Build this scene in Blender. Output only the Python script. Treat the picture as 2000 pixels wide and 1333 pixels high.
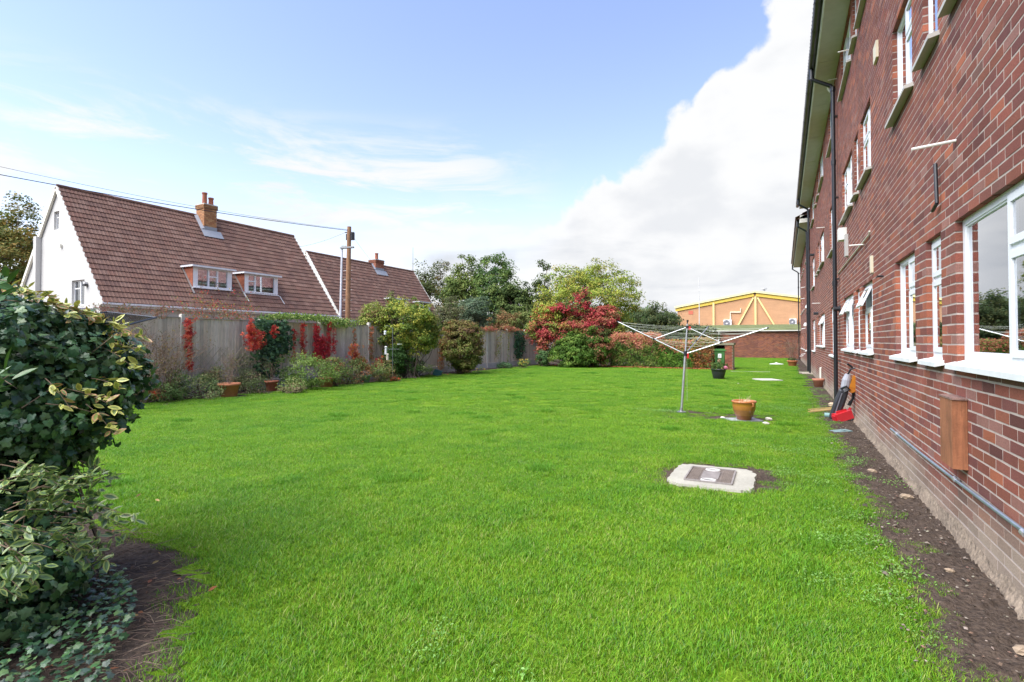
import bpy, math, random
import numpy as np
from mathutils import Vector, Matrix
from mathutils.geometry import tessellate_polygon

for o in list(bpy.data.objects): bpy.data.objects.remove(o)
SC = bpy.context.scene
C = SC.collection
rnd = random.Random(7)
RS = np.random.RandomState(11)
PI = math.pi

# ------------------------------------------------------------------ camera
YAW, PITCH, F, EYE = math.radians(27.5), math.radians(1.0), 1020.0, 1.45
cam_d = bpy.data.cameras.new('camera'); cam = bpy.data.objects.new('camera', cam_d); C.objects.link(cam)
cam.location = (0, 0, EYE); cam.rotation_euler = (PI/2 + PITCH, 0, YAW)
cam_d.sensor_width = 36; cam_d.lens = 36*F/2000; cam_d.shift_y = -math.tan(PITCH)*F/2000
cam_d.clip_start = .05; cam_d.clip_end = 2000
SC.camera = cam
c_, s_ = math.cos(YAW), math.sin(YAW)
CR, CF = np.array([c_, s_, 0]), np.array([-s_, c_, 0])   # right and forward on the ground

# ------------------------------------------------------------------ sky, sun, exposure
SUN_EL, SUN_AZ = 54, 212       # azimuth clockwise from +Y
W = bpy.data.worlds.new('World'); SC.world = W; W.use_nodes = True
def build_world():
    nt = W.node_tree; N = nt.nodes; L = nt.links; N.clear()
    def nd(t, **k):
        n = N.new(t)
        for a, b in k.items(): setattr(n, a, b)
        return n
    def M(op, a, b=None, c=None, clamp=False):
        n = nd('ShaderNodeMath', operation=op, use_clamp=clamp)
        for i, v in enumerate((a, b, c)):
            if v is None: continue
            if isinstance(v, (int, float)): n.inputs[i].default_value = v
            else: L.new(v, n.inputs[i])
        return n.outputs[0]
    def mixc(f, a, b):
        n = nd('ShaderNodeMix', data_type='RGBA')
        L.new(f, n.inputs[0]) if not isinstance(f, (int, float)) else setattr(n.inputs[0], 'default_value', f)
        for i, v in ((6, a), (7, b)):
            if isinstance(v, tuple): n.inputs[i].default_value = v
            else: L.new(v, n.inputs[i])
        return n.outputs[2]
    def ramp(x, pts):
        n = nd('ShaderNodeValToRGB'); e = n.color_ramp.elements
        while len(e) < len(pts): e.new(.5)
        for k, (p, v) in enumerate(pts):
            e[k].position = p; e[k].color = (v, v, v, 1) if not isinstance(v, tuple) else v
        L.new(x, n.inputs[0]); return n.outputs[0]
    def sm(x, a, b):
        n = nd('ShaderNodeMapRange', interpolation_type='SMOOTHSTEP'); L.new(x, n.inputs[0])
        n.inputs[1].default_value = a; n.inputs[2].default_value = b; return n.outputs[0]
    tc = nd('ShaderNodeTexCoord').outputs['Generated']
    sx = nd('ShaderNodeSeparateXYZ'); L.new(tc, sx.inputs[0]); x, y, z = sx.outputs
    az = M('MULTIPLY', M('ARCTAN2', x, y), 180/PI)
    el = M('MULTIPLY', M('ARCSINE', z), 180/PI)
    azn = M('ADD', M('MULTIPLY', az, 1/360), .5)
    def A(a): return a/360+.5
    edge = ramp(azn, [(A(-179), .40), (A(-110), .34), (A(-72), .12), (A(-46), .20), (A(-30), .355), (A(-21.5), .40),
                      (A(-16.5), .50), (A(-11), .565), (A(-8.2), .60), (A(-6.8), .68), (A(-3), .71), (A(10), .74), (A(60), .6), (A(120), .5)])
    edge = M('MULTIPLY', edge, 40)
    def noise(scale, det, rough=.55, vec=tc, dist=0):
        n = nd('ShaderNodeTexNoise'); n.inputs['Scale'].default_value = scale; n.inputs['Detail'].default_value = det
        n.inputs['Roughness'].default_value = rough; n.inputs['Distortion'].default_value = dist
        L.new(vec, n.inputs['Vector']); return n.outputs[0]
    def stretch(v):
        n = nd('ShaderNodeMapping'); n.inputs['Scale'].default_value = v; L.new(tc, n.inputs['Vector']); return n.outputs[0]
    n1 = noise(5.2, 4, .5, dist=.3)
    n2 = noise(17, 7, .58)
    d = M('ADD', M('SUBTRACT', edge, el), M('ADD', M('MULTIPLY', M('SUBTRACT', n1, .5), 21), M('MULTIPLY', M('SUBTRACT', n2, .5), 6.5)))
    crisp = sm(az, -38, -19)
    soft = M('SUBTRACT', 1, crisp)
    hard_m = sm(d, -.3, 1.5); soft_m = sm(d, -4, 9)
    bank = M('ADD', M('MULTIPLY', hard_m, crisp), M('MULTIPLY', soft_m, soft))
    # thin streaks, stretched level with the horizon
    st = noise(3.4, 8, .62, stretch((1, 1, 5.5)), .5)
    band = M('MULTIPLY', sm(el, 8, 13), M('SUBTRACT', 1, sm(el, 17, 24)))
    wis = M('MULTIPLY', M('MULTIPLY', sm(st, .42, .60), band), 1.0)
    wis = M('MULTIPLY', wis, M('SUBTRACT', 1, sm(az, -34, -20)))
    veil = M('MULTIPLY', M('SUBTRACT', 1, sm(el, 1, 19)), .36)         # pale air low down
    mask = M('MAXIMUM', M('MAXIMUM', bank, wis), veil, clamp=True)
    # grey undersides and streaks low in the bank
    g = noise(2.6, 7, .6, stretch((1, 1, 6)), .3)
    g2 = noise(6, 6, .5, stretch((1, 1, 1.7)))
    gre = M('MULTIPLY', sm(g, .46, .68), M('SUBTRACT', 1, sm(el, 9, 20)))
    gre = M('ADD', M('MULTIPLY', gre, .42), M('MULTIPLY', M('MULTIPLY', sm(g2, .42, .62), sm(d, .8, 5)), .42), clamp=True)
    ccol = mixc(gre, (3.4, 3.42, 3.46, 1), (2.3, 2.42, 2.65, 1))
    sky = nd('ShaderNodeTexSky', sky_type='NISHITA', sun_disc=False)
    sky.sun_elevation = math.radians(SUN_EL); sky.sun_rotation = math.radians(SUN_AZ)
    sky.air_density = 1.3; sky.dust_density = .4; sky.ozone_density = 2.5
    gam = nd('ShaderNodeMix', data_type='RGBA', blend_type='MULTIPLY'); gam.inputs[0].default_value = 1
    L.new(sky.outputs[0], gam.inputs[6]); gam.inputs[7].default_value = SKYTINT
    final = mixc(mask, gam.outputs[2], ccol)
    bg = nd('ShaderNodeBackground'); L.new(final, bg.inputs[0]); bg.inputs[1].default_value = .1
    out = nd('ShaderNodeOutputWorld'); L.new(bg.outputs[0], out.inputs[0])
SKYTINT = (1.12, .95, 1.0, 1)
build_world()
sd = bpy.data.lights.new('sun', 'SUN'); so = bpy.data.objects.new('sun', sd); C.objects.link(so)
sd.energy = 2.9; sd.angle = math.radians(65); sd.color = (1, .96, .9)
a, e = math.radians(SUN_AZ), math.radians(SUN_EL)
sv = Vector((math.sin(a)*math.cos(e), math.cos(a)*math.cos(e), math.sin(e)))
so.rotation_euler = sv.to_track_quat('Z', 'Y').to_euler(); so.location = (0, -20, 30)
SC.view_settings.view_transform = 'Standard'; SC.view_settings.look = 'None'
SC.view_settings.exposure = 1.55; SC.view_settings.gamma = 1; SC.view_settings.use_curve_mapping = False
SC.cycles.max_bounces = 6; SC.cycles.transparent_max_bounces = 8
SC.cycles.use_denoising = True

# ------------------------------------------------------------------ helpers
def P(px, py, d):
    "world point seen in that direction at depth d"
    q = CR*((px-1000)*d/F) + CF*d
    return np.array([q[0], q[1], EYE + (667-py)*d/F])
def G(px, py):
    d = F*EYE/(py-667); p = P(px, py, d); p[2] = 0; return p
def onY(px, Yp, py=None):
    t = (px-1000)/F; d = Yp/(c_+t*s_); return (d*(t*c_-s_), Yp, EYE if py is None else EYE+(667-py)*d/F)
def onX(px, Xp, py=None):
    t = (px-1000)/F; d = Xp/(t*c_-s_); Y = d*(t*s_+c_); return (Xp, Y, EYE if py is None else EYE+(667-py)*d/F)

class MB:
    def __init__(s): s.v = []; s.f = []; s.c = []; s.n = 0
    def add(s, verts, faces, col=(.5, .5, .5)):
        v = np.asarray(verts, float).reshape(-1, 3); s.v.append(v)
        for f in faces:
            s.f.append([i+s.n for i in f]); s.c.append(col)
        s.n += len(v); return s
    def addnp(s, v, f, c):
        s.v.append(v); s.f.append(np.asarray(f)+s.n); s.c.append(c); s.n += len(v); return s
    def box(s, a, b, col=(.5, .5, .5), skip=''):
        x0, y0, z0 = [min(p, q) for p, q in zip(a, b)]; x1, y1, z1 = [max(p, q) for p, q in zip(a, b)]
        v = [(x0,y0,z0),(x1,y0,z0),(x1,y1,z0),(x0,y1,z0),(x0,y0,z1),(x1,y0,z1),(x1,y1,z1),(x0,y1,z1)]
        f = [(0,3,2,1),(4,5,6,7),(0,1,5,4),(1,2,6,5),(2,3,7,6),(3,0,4,7)]
        return s.add(v, f, col)
    def obox(s, center, ax, ay, az, col=(.5,.5,.5)):
        "box from half-axis vectors"
        c = np.array(center); ax, ay, az = map(np.array, (ax, ay, az))
        v = [c+i*ax+j*ay+k*az for k in (-1, 1) for j, i in ((-1,-1),(-1,1),(1,1),(1,-1))]
        return s.add(v, [(0,3,2,1),(4,5,6,7),(0,1,5,4),(1,2,6,5),(2,3,7,6),(3,0,4,7)], col)
    def tube(s, pts, r, n=8, col=(.5,.5,.5), cap=True):
        pts = [np.array(p, float) for p in pts]
        if isinstance(r, (int, float)): r = [r]*len(pts)
        rings = []; prev = None
        for i, p in enumerate(pts):
            t = pts[min(i+1, len(pts)-1)] - pts[max(i-1, 0)]; t = t/(np.linalg.norm(t)+1e-9)
            if prev is None:
                u = np.cross(t, (0, 0, 1) if abs(t[2]) < .9 else (1, 0, 0))
            else: u = prev - t*np.dot(prev, t)
            u /= np.linalg.norm(u)+1e-9; prev = u; w = np.cross(t, u)
            rings.append([p + r[i]*(u*math.cos(2*PI*k/n) + w*math.sin(2*PI*k/n)) for k in range(n)])
        V = [q for ring in rings for q in ring]; Fc = []
        for i in range(len(pts)-1):
            for k in range(n): Fc.append((i*n+k, i*n+(k+1)%n, (i+1)*n+(k+1)%n, (i+1)*n+k))
        if cap: Fc += [tuple(range(n))[::-1], tuple((len(pts)-1)*n+k for k in range(n))]
        return s.add(V, Fc, col)
    def lathe(s, c, prof, n=24, col=(.5,.5,.5), cols=None):
        c = np.array(c, float); V = []; 
        for r, z in prof: V += [c + (r*math.cos(2*PI*k/n), r*math.sin(2*PI*k/n), z) for k in range(n)]
        b = s.n; s.v.append(np.array(V)); s.n += len(V)
        for i in range(len(prof)-1):
            for k in range(n):
                s.f.append([b+i*n+k, b+i*n+(k+1)%n, b+(i+1)*n+(k+1)%n, b+(i+1)*n+k]); s.c.append(cols[i] if cols else col)
        return s
    def build(s, name, mat, parent=None, smooth=False, mesh_only=False):
        me = bpy.data.meshes.new(name)
        V = np.concatenate(s.v) if s.v else np.zeros((0, 3))
        loops = []; tot = []; cols = []
        lone = []; 
        for f, c in zip(s.f, s.c):
            if isinstance(f, np.ndarray):
                loops.append(f.ravel()); tot.append(np.full(len(f), f.shape[1])); cols.append(np.broadcast_to(c, (len(f), 3)))
            else:
                loops.append(np.array(f)); tot.append(np.array([len(f)])); cols.append(np.array(c, float).reshape(1, 3))
        if loops:
            loops = np.concatenate(loops).astype(np.int32); tot = np.concatenate(tot).astype(np.int32); cols = np.concatenate(cols)
        else: loops = np.zeros(0, np.int32); tot = np.zeros(0, np.int32); cols = np.zeros((0, 3))
        me.vertices.add(len(V)); me.vertices.foreach_set('co', V.astype(np.float32).ravel())
        me.loops.add(len(loops)); me.loops.foreach_set('vertex_index', loops)
        me.polygons.add(len(tot)); me.polygons.foreach_set('loop_start', (np.cumsum(tot)-tot).astype(np.int32)); me.polygons.foreach_set('loop_total', tot)
        me.polygons.foreach_set('use_smooth', np.full(len(tot), bool(smooth)))
        me.update(calc_edges=True)
        if len(tot):
            at = me.attributes.new('col', 'FLOAT_COLOR', 'FACE')
            at.data.foreach_set('color', np.concatenate([cols, np.ones((len(cols), 1))], 1).astype(np.float32).ravel())
        if mat: me.materials.append(mat)
        if mesh_only: return me
        return link(name, me, parent)
def link(name, me, parent=None):
    o = bpy.data.objects.new(name, me); C.objects.link(o)
    if parent is not None: adopt(o, parent)
    return o
def adopt(o, p):
    o.parent = p
    off = p.get('_b'); 
    base = Vector(list(off)) if off is not None else Vector((0, 0, 0))
    if p.type == 'EMPTY': o.matrix_parent_inverse = Matrix.Translation(-base)
def tag(o, label=None, cat=None, group=None, kind=None):
    if label: o['label'] = label
    if cat: o['category'] = cat
    if group: o['group'] = group
    if kind: o['kind'] = kind
    return o
def thing(name, label, cat, loc=(0, 0, 0), group=None):
    loc = (list(loc)+[0, 0, 0])[:3]
    o = bpy.data.objects.new(name, None); C.objects.link(o); o.location = tuple(float(v) for v in loc)
    o.empty_display_size = .1; o['_b'] = tuple(float(v) for v in loc)
    return tag(o, label, cat, group)

# ------------------------------------------------------------------ materials
def mat(name, rough=.7, noise=(6, .25), bump=(30, .1), metal=0, spec=.5, colr=None, transl=0, coat=0, fine=None, streak=None):
    m = bpy.data.materials.new(name); m.use_nodes = True; nt = m.node_tree; N = nt.nodes; L = nt.links
    b = N['Principled BSDF']; b.inputs['Roughness'].default_value = rough; b.inputs['Metallic'].default_value = metal
    b.inputs['Specular IOR Level'].default_value = spec; b.inputs['Coat Weight'].default_value = coat
    geo = N.new('ShaderNodeNewGeometry')
    if colr is None:
        at = N.new('ShaderNodeAttribute'); at.attribute_name = 'col'; col = at.outputs['Color']
    else:
        r = N.new('ShaderNodeRGB'); r.outputs[0].default_value = (*colr, 1); col = r.outputs[0]
    def mul(col, scale, amt, det=6, vec=None):
        n = N.new('ShaderNodeTexNoise'); n.inputs['Scale'].default_value = scale; n.inputs['Detail'].default_value = det; n.inputs['Roughness'].default_value = .65
        L.new(vec or geo.outputs['Position'], n.inputs['Vector'])
        mr = N.new('ShaderNodeMapRange'); L.new(n.outputs[0], mr.inputs[0]); mr.inputs[1].default_value = .25; mr.inputs[2].default_value = .75
        mr.inputs[3].default_value = 1-amt; mr.inputs[4].default_value = 1+amt
        mx = N.new('ShaderNodeVectorMath'); mx.operation = 'SCALE'; L.new(col, mx.inputs[0]); L.new(mr.outputs[0], mx.inputs['Scale']); return mx.outputs[0]
    if noise: col = mul(col, *noise)
    if fine: col = mul(col, *fine)
    if streak:
        mp = N.new('ShaderNodeMapping'); mp.inputs['Scale'].default_value = streak[2]; L.new(geo.outputs['Position'], mp.inputs[0])
        col = mul(col, streak[0], streak[1], 5, mp.outputs[0])
    L.new(col, b.inputs['Base Color'])
    if bump:
        n = N.new('ShaderNodeTexNoise'); n.inputs['Scale'].default_value = bump[0]; n.inputs['Detail'].default_value = 8; L.new(geo.outputs['Position'], n.inputs['Vector'])
        bp = N.new('ShaderNodeBump'); bp.inputs['Strength'].default_value = bump[1]; bp.inputs['Distance'].default_value = bump[2] if len(bump) > 2 else .01
        L.new(n.outputs[0], bp.inputs['Height']); L.new(bp.outputs[0], b.inputs['Normal'])
    if transl:
        t = N.new('ShaderNodeBsdfTranslucent'); L.new(col, t.inputs['Color']); ms = N.new('ShaderNodeMixShader'); ms.inputs[0].default_value = transl
        L.new(b.outputs[0], ms.inputs[1]); L.new(t.outputs[0], ms.inputs[2]); L.new(ms.outputs[0], N['Material Output'].inputs[0])
    return m
m_leaf = mat('leaf', .6, (3, .18), None, spec=.15, transl=.3)
m_gloss = mat('glossy_leaf', .34, (9, .25), (60, .25), spec=.42, transl=.12)
m_bark = mat('bark', .9, (9, .3), (25, .5, .02))
m_brick = mat('brick', .85, (1.3, .22), (90, .5, .006), fine=(130, .32), spec=.3)
m_mortar = mat('mortar', .95, (8, .2), (120, .4, .004), colr=(.45, .38, .335), spec=.2)
m_render = mat('render', .9, (1.2, .07), (60, .25, .004), fine=(18, .05))
m_upvc = mat('white_plastic', .35, (4, .04), None, spec=.5)
m_paint = mat('painted', .55, (5, .10), (40, .08))
m_black = mat('black_plastic', .35, (6, .2), (30, .05), colr=(.013, .015, .02))
m_metal = mat('metal', .38, (12, .15), (60, .1), metal=.85, spec=.5)
m_conc = mat('concrete', .92, (3, .18), (55, .4, .008), fine=(45, .15))
m_rough = mat('rough_concrete', .95, (5, .4), (24, .9, .03), fine=(38, .4), spec=.2)
m_wood = mat('weathered_wood', .9, (2.5, .14), (60, .3, .004), streak=(9, .26, (4, 4, .35)))
m_tile = mat('roof_tile', .88, (1.1, .14), (70, .3, .005), fine=(30, .18))
m_terra = mat('terracotta', .8, (9, .16), (60, .2), fine=(60, .1))
m_glaze = mat('glazed_pot', .16, (9, .25), None, spec=.6)
m_plas = mat('plastic', .4, (8, .1), None)
m_soil = mat('soil', .97, (3.2, .3), (28, .9, .05), colr=(.074, .055, .042), fine=(35, .5), spec=.2)
m_curtain = mat('curtain', .95, (8, .15), None)
m_flower = mat('petal', .6, (20, .1), None, transl=.3)

def glass_mat():
    m = bpy.data.materials.new('window_glass'); m.use_nodes = True; nt = m.node_tree; N = nt.nodes; L = nt.links; N.clear()
    o = N.new('ShaderNodeOutputMaterial'); g = N.new('ShaderNodeBsdfGlossy'); g.inputs['Roughness'].default_value = .015; g.inputs[0].default_value = (.95, .97, 1, 1)
    t = N.new('ShaderNodeBsdfTransparent'); t.inputs[0].default_value = (.86, .9, .9, 1)
    f = N.new('ShaderNodeFresnel'); f.inputs[0].default_value = 1.6; mx = N.new('ShaderNodeMixShader')
    geo = N.new('ShaderNodeNewGeometry'); nz = N.new('ShaderNodeTexNoise'); nz.inputs['Scale'].default_value = 1.6; nz.inputs['Detail'].default_value = 1
    L.new(geo.outputs['Position'], nz.inputs['Vector']); bp = N.new('ShaderNodeBump'); bp.inputs['Strength'].default_value = .03; bp.inputs['Distance'].default_value = .02
    L.new(nz.outputs[0], bp.inputs['Height']); L.new(bp.outputs[0], g.inputs['Normal'])
    mr = N.new('ShaderNodeMath'); mr.operation = 'MULTIPLY_ADD'; mr.inputs[1].default_value = 1.9; mr.inputs[2].default_value = .16; mr.use_clamp = True
    L.new(f.outputs[0], mr.inputs[0]); L.new(mr.outputs[0], mx.inputs[0]); L.new(t.outputs[0], mx.inputs[1]); L.new(g.outputs[0], mx.inputs[2]); L.new(mx.outputs[0], o.inputs[0])
    return m
m_glass = glass_mat()

def grass_mat(name, sc=1.0):
    m = bpy.data.materials.new(name); m.use_nodes = True; nt = m.node_tree; N = nt.nodes; L = nt.links
    b = N['Principled BSDF']; b.inputs['Roughness'].default_value = .5; b.inputs['Specular IOR Level'].default_value = .25
    at = N.new('ShaderNodeAttribute'); at.attribute_name = 'col'; geo = N.new('ShaderNodeNewGeometry')
    def nz(s, lo, hi):
        n = N.new('ShaderNodeTexNoise'); n.inputs['Scale'].default_value = s; n.inputs['Detail'].default_value = 5; n.inputs['Roughness'].default_value = .6; L.new(geo.outputs['Position'], n.inputs['Vector'])
        r = N.new('ShaderNodeMapRange'); L.new(n.outputs[0], r.inputs[0]); r.inputs[1].default_value = .3; r.inputs[2].default_value = .7; r.inputs[3].default_value = lo; r.inputs[4].default_value = hi; return r.outputs[0]
    mx = N.new('ShaderNodeMix'); mx.data_type = 'RGBA'; mx.blend_type = 'MULTIPLY'; L.new(nz(.55, 0, 1), mx.inputs[0]); L.new(at.outputs['Color'], mx.inputs[6]); mx.inputs[7].default_value = (.68, .83, .95, 1)
    mx2 = N.new('ShaderNodeMix'); mx2.data_type = 'RGBA'; mx2.blend_type = 'MULTIPLY'; L.new(nz(2.6, 0, 1), mx2.inputs[0]); L.new(mx.outputs[2], mx2.inputs[6]); mx2.inputs[7].default_value = (.64, .79, .82, 1)
    sc_ = N.new('ShaderNodeVectorMath'); sc_.operation = 'SCALE'; L.new(mx2.outputs[2], sc_.inputs[0]); sc_.inputs['Scale'].default_value = sc
    L.new(sc_.outputs[0], b.inputs['Base Color'])
    t = N.new('ShaderNodeBsdfTranslucent'); L.new(sc_.outputs[0], t.inputs['Color']); ms = N.new('ShaderNodeMixShader'); ms.inputs[0].default_value = .35
    L.new(b.outputs[0], ms.inputs[1]); L.new(t.outputs[0], ms.inputs[2]); L.new(ms.outputs[0], N['Material Output'].inputs[0])
    return m
m_grass = grass_mat('grass', 1.0)

# ------------------------------------------------------------------ leaves
def frames(n):
    z = n/(np.linalg.norm(n, axis=1, keepdims=True)+1e-9)
    r = RS.normal(size=z.shape); x = np.cross(r, z); x /= np.linalg.norm(x, axis=1, keepdims=True)+1e-9
    y = np.cross(z, x); return np.stack([x, y, z], 2)       # columns
def leaf_arrays(t, pos, nrm, size, col, R=None):
    tv, tf, ts = t; R = frames(nrm) if R is None else R
    v = np.einsum('nij,kj->nki', R, tv)*size[:, None, None] + pos[:, None, :]
    f = tf[None] + (np.arange(len(pos))*len(tv))[:, None, None]
    c = col[:, None, :]*ts[None, :, None] if ts.ndim == 1 else ts[None]*np.ones((len(pos), 1, 1))
    return v.reshape(-1, 3), f.reshape(-1, tf.shape[1]), c.reshape(-1, 3)
T_dia = (np.array([(0,-.5,0),(.3,0,.08),(0,.5,0),(-.3,0,.08)]), np.array([(0,1,2),(0,2,3)]), np.array([1., .92]))
T_oval = (np.array([(0,-.5,0),(.22,-.15,.06),(.2,.2,.05),(0,.55,-.06),(-.2,.2,.05),(-.22,-.15,.06)]), np.array([(0,1,2,3),(0,3,4,5)]), np.array([1., .9]))
def ivy_t():
    a = [(-.03,-.16),(.26,-.30),(.46,-.16),(.38,.08),(.44,.34),(.20,.42),(0,.72),(-.20,.42),(-.44,.34),(-.38,.08),(-.46,-.16),(-.26,-.30)]
    v = [(0,.05,.04)]+[(x, y, -.10*(x*x+y*y)) for x, y in a]; n = len(a)
    return (np.array(v), np.array([(0, 1+i, 1+(i+1) % n) for i in range(n)]), np.array([1. if i % 2 else .9 for i in range(n)]))
T_ivy = ivy_t()
def star_t(k=5):
    v = [(0, 0, .03)]; f = []
    for i in range(k):
        a = PI/2 + (i-(k-1)/2)*math.radians(52)
        for da, r in ((-.3, .33), (0, .62 if i != 0 and i != k-1 else .5), (.3, .33)): v.append((r*math.cos(a+da), r*math.sin(a+da)-.15, -.06 if da == 0 else .0))
        f += [(0, 1+3*i, 2+3*i), (0, 2+3*i, 3+3*i)]
    return (np.array(v), np.array(f), np.array([1., .88]*k))
T_star = star_t()
def stone_t():
    r = np.random.RandomState(4); v = []
    for z, q in ((-.4, .8), (.05, 1.0), (.38, .72), (.52, .3)):
        for k in range(8): a = 2*PI*k/8+z; v.append((q*(1+r.uniform(-.12, .12))*math.cos(a), q*.75*(1+r.uniform(-.12, .12))*math.sin(a), z*.8))
    f = [(8*i+k, 8*i+(k+1) % 8, 8*i+8+(k+1) % 8, 8*i+8+k) for i in range(3) for k in range(8)]+[(24, 25, 26, 27), (24, 27, 28, 31), (28, 29, 30, 31)]
    return np.array(v), np.array(f), np.ones(len(f))
T_stone = stone_t()
def var_t():
    "oval leaf: green middle (factor 1) and pale margin (its own colour)"
    out = [(0,-.5),(.16,-.3),(.23,0),(.17,.28),(0,.56),(-.17,.28),(-.23,0),(-.16,-.3)]
    v = [(x, y, .25*abs(x)) for x, y in out]+[(x*.55, y*.72, .25*abs(x)*.5) for x, y in out]; n = 8
    f = [(i, (i+1) % n, n+(i+1) % n, n+i) for i in range(n)]+[(8,9,10,11),(8,11,12,15),(12,13,14,15)]
    return np.array(v), np.array(f)
VAR_V, VAR_F = var_t()
def var_leaf(pos, nrm, size, gcol, mcol, R=None):
    c = np.zeros((len(pos), 11, 3)); c[:, :8] = mcol[:, None]; c[:, 8:] = gcol[:, None]
    v, f, _ = leaf_arrays((VAR_V, VAR_F, np.ones(11)), pos, nrm, size, gcol, R); return v, f, c.reshape(-1, 3)
def pick(pal, n, t=None, jit=.18):
    pal = np.array(pal, float); t = RS.rand(n) if t is None else np.clip(t, 0, .9999)
    k = (t*len(pal)).astype(int); return pal[k]*(1+RS.uniform(-jit, jit, (n, 1)))*(1+RS.uniform(-.06, .06, (n, 3)))
def lump(dirs, seed, amp=.2):
    r = np.random.RandomState(seed); o = np.ones(len(dirs))
    for k in range(7):
        w = r.normal(size=3)*(1.6+k*.7); o += amp*np.sin(dirs@w + r.uniform(0, 6.3))/(1+k*.3)
    return o
def crown_pts(c, rad, clumps, per, cr, seed, amp=.16, shell=.45, zmin=None, up=.5):
    c = np.array(c, float); rad = np.array(rad, float)
    d = RS.normal(size=(clumps, 3)); d /= np.linalg.norm(d, axis=1, keepdims=True)
    rr = (shell + (1-shell)*RS.rand(clumps)**.6)*lump(d, seed, amp)
    cc = c + d*rad*rr[:, None]
    if zmin is not None: 
        k = cc[:, 2] > zmin; cc, d = cc[k], d[k]
    k = len(cc); ct = RS.rand(k)
    sz = RS.uniform(.6, 1.35, k)
    off = RS.normal(size=(k, per, 3)); off /= np.linalg.norm(off, axis=2, keepdims=True); off *= RS.rand(k, per, 1)**.5
    off[..., 2] *= .65
    p = cc[:, None]+off*cr*sz[:, None, None]
    n = d[:, None]*.5+off*.6+RS.normal(size=off.shape)*.5; n[..., 2] += up
    t = np.repeat(ct, per)
    p = p.reshape(-1, 3); n = n.reshape(-1, 3)
    if zmin is not None:
        kk = p[:, 2] > zmin*.5; p, n, t = p[kk], n[kk], t[kk]
    return p, n, t, cc
def limbs(mb, base, top, r0, targets, col, n=7, n2=5, wob=.12):
    base = np.array(base, float); top = np.array(top, float); L = np.linalg.norm(top-base)
    pts = [base+(top-base)*t+np.array([rnd.uniform(-1, 1), rnd.uniform(-1, 1), 0])*wob*L*.25*(t > 0) for t in np.linspace(0, 1, 5)]
    mb.tube(pts, [r0*(1-.6*t) for t in np.linspace(0, 1, 5)], n, col)
    for g in targets:
        st = pts[rnd.choice((2, 3, 4))]; g = np.array(g); mid = (st+g)/2+np.array([rnd.uniform(-1, 1), rnd.uniform(-1, 1), rnd.uniform(0, 1)])*.08*np.linalg.norm(g-st)
        mb.tube([st, mid, g], [r0*.38, r0*.22, r0*.06], n2, col, cap=False)
def tree(name, label, cat, base, h, rad, pal, clumps=140, per=60, cr=.5, leaf=.16, seed=1, trunk=(.16, .12, .09), tmpl=None, trunkr=.18, cz=None, amp=.16, shell=.45, group=None, lobes=None, material=None, zmin=None, up=.5, jit=.18):
    r = thing(name, label, cat, base, group); base = np.array(base, float)
    lb = lobes or [((0, 0, cz if cz is not None else h-rad[2]), rad, 1.0)]
    mb = MB(); tg = []
    for i, (o, rd, w) in enumerate(lb):
        p, n, t, cc = crown_pts(base+np.array(o), rd, int(clumps*w), per, cr, seed+i*13, amp, shell, zmin, up)
        tt = np.clip(t+RS.uniform(-.18, .18, len(t)), 0, .999)
        v, f, c = leaf_arrays(tmpl or T_dia, p, n, leaf*RS.uniform(.6, 1.4, len(p)), pick(pal, len(p), tt, jit)); mb.addnp(v, f, c)
        tg += [cc[k] for k in range(0, len(cc), max(1, len(cc)//(14 if len(lb) == 1 else 6)))]
    tb = MB(); limbs(tb, base, base+np.array([0, 0, h*.55]), trunkr, tg, trunk)
    tb.build('trunk', m_bark, r); mb.build('crown', material or m_leaf, r)
    return r

# ================================================================== GROUND
def vnoise(x, y, s=1.0, seed=0):
    return (np.sin(x*1.7*s+seed)*np.cos(y*2.3*s-seed*1.3)+.6*np.sin(x*4.1*s+y*3.3*s+seed*2)+.35*np.sin(x*9.3*s-y*7.7*s+seed*.7))/1.95
def poly_in(x, y, poly):
    x = np.asarray(x); y = np.asarray(y); r = np.zeros(x.shape, bool); n = len(poly)
    for i in range(n):
        x0, y0 = poly[i]; x1, y1 = poly[(i+1) % n]
        k = ((y0 > y) != (y1 > y)) & (x < (x1-x0)*(y-y0)/(y1-y0+1e-12)+x0); r ^= k
    return r
g = MB(); g.add([(-400, -200, -.03), (400, -200, -.03), (400, 700, -.03), (-400, 700, -.03)], [(0, 1, 2, 3)])
tag(g.build('ground', m_soil), kind='structure')
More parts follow.
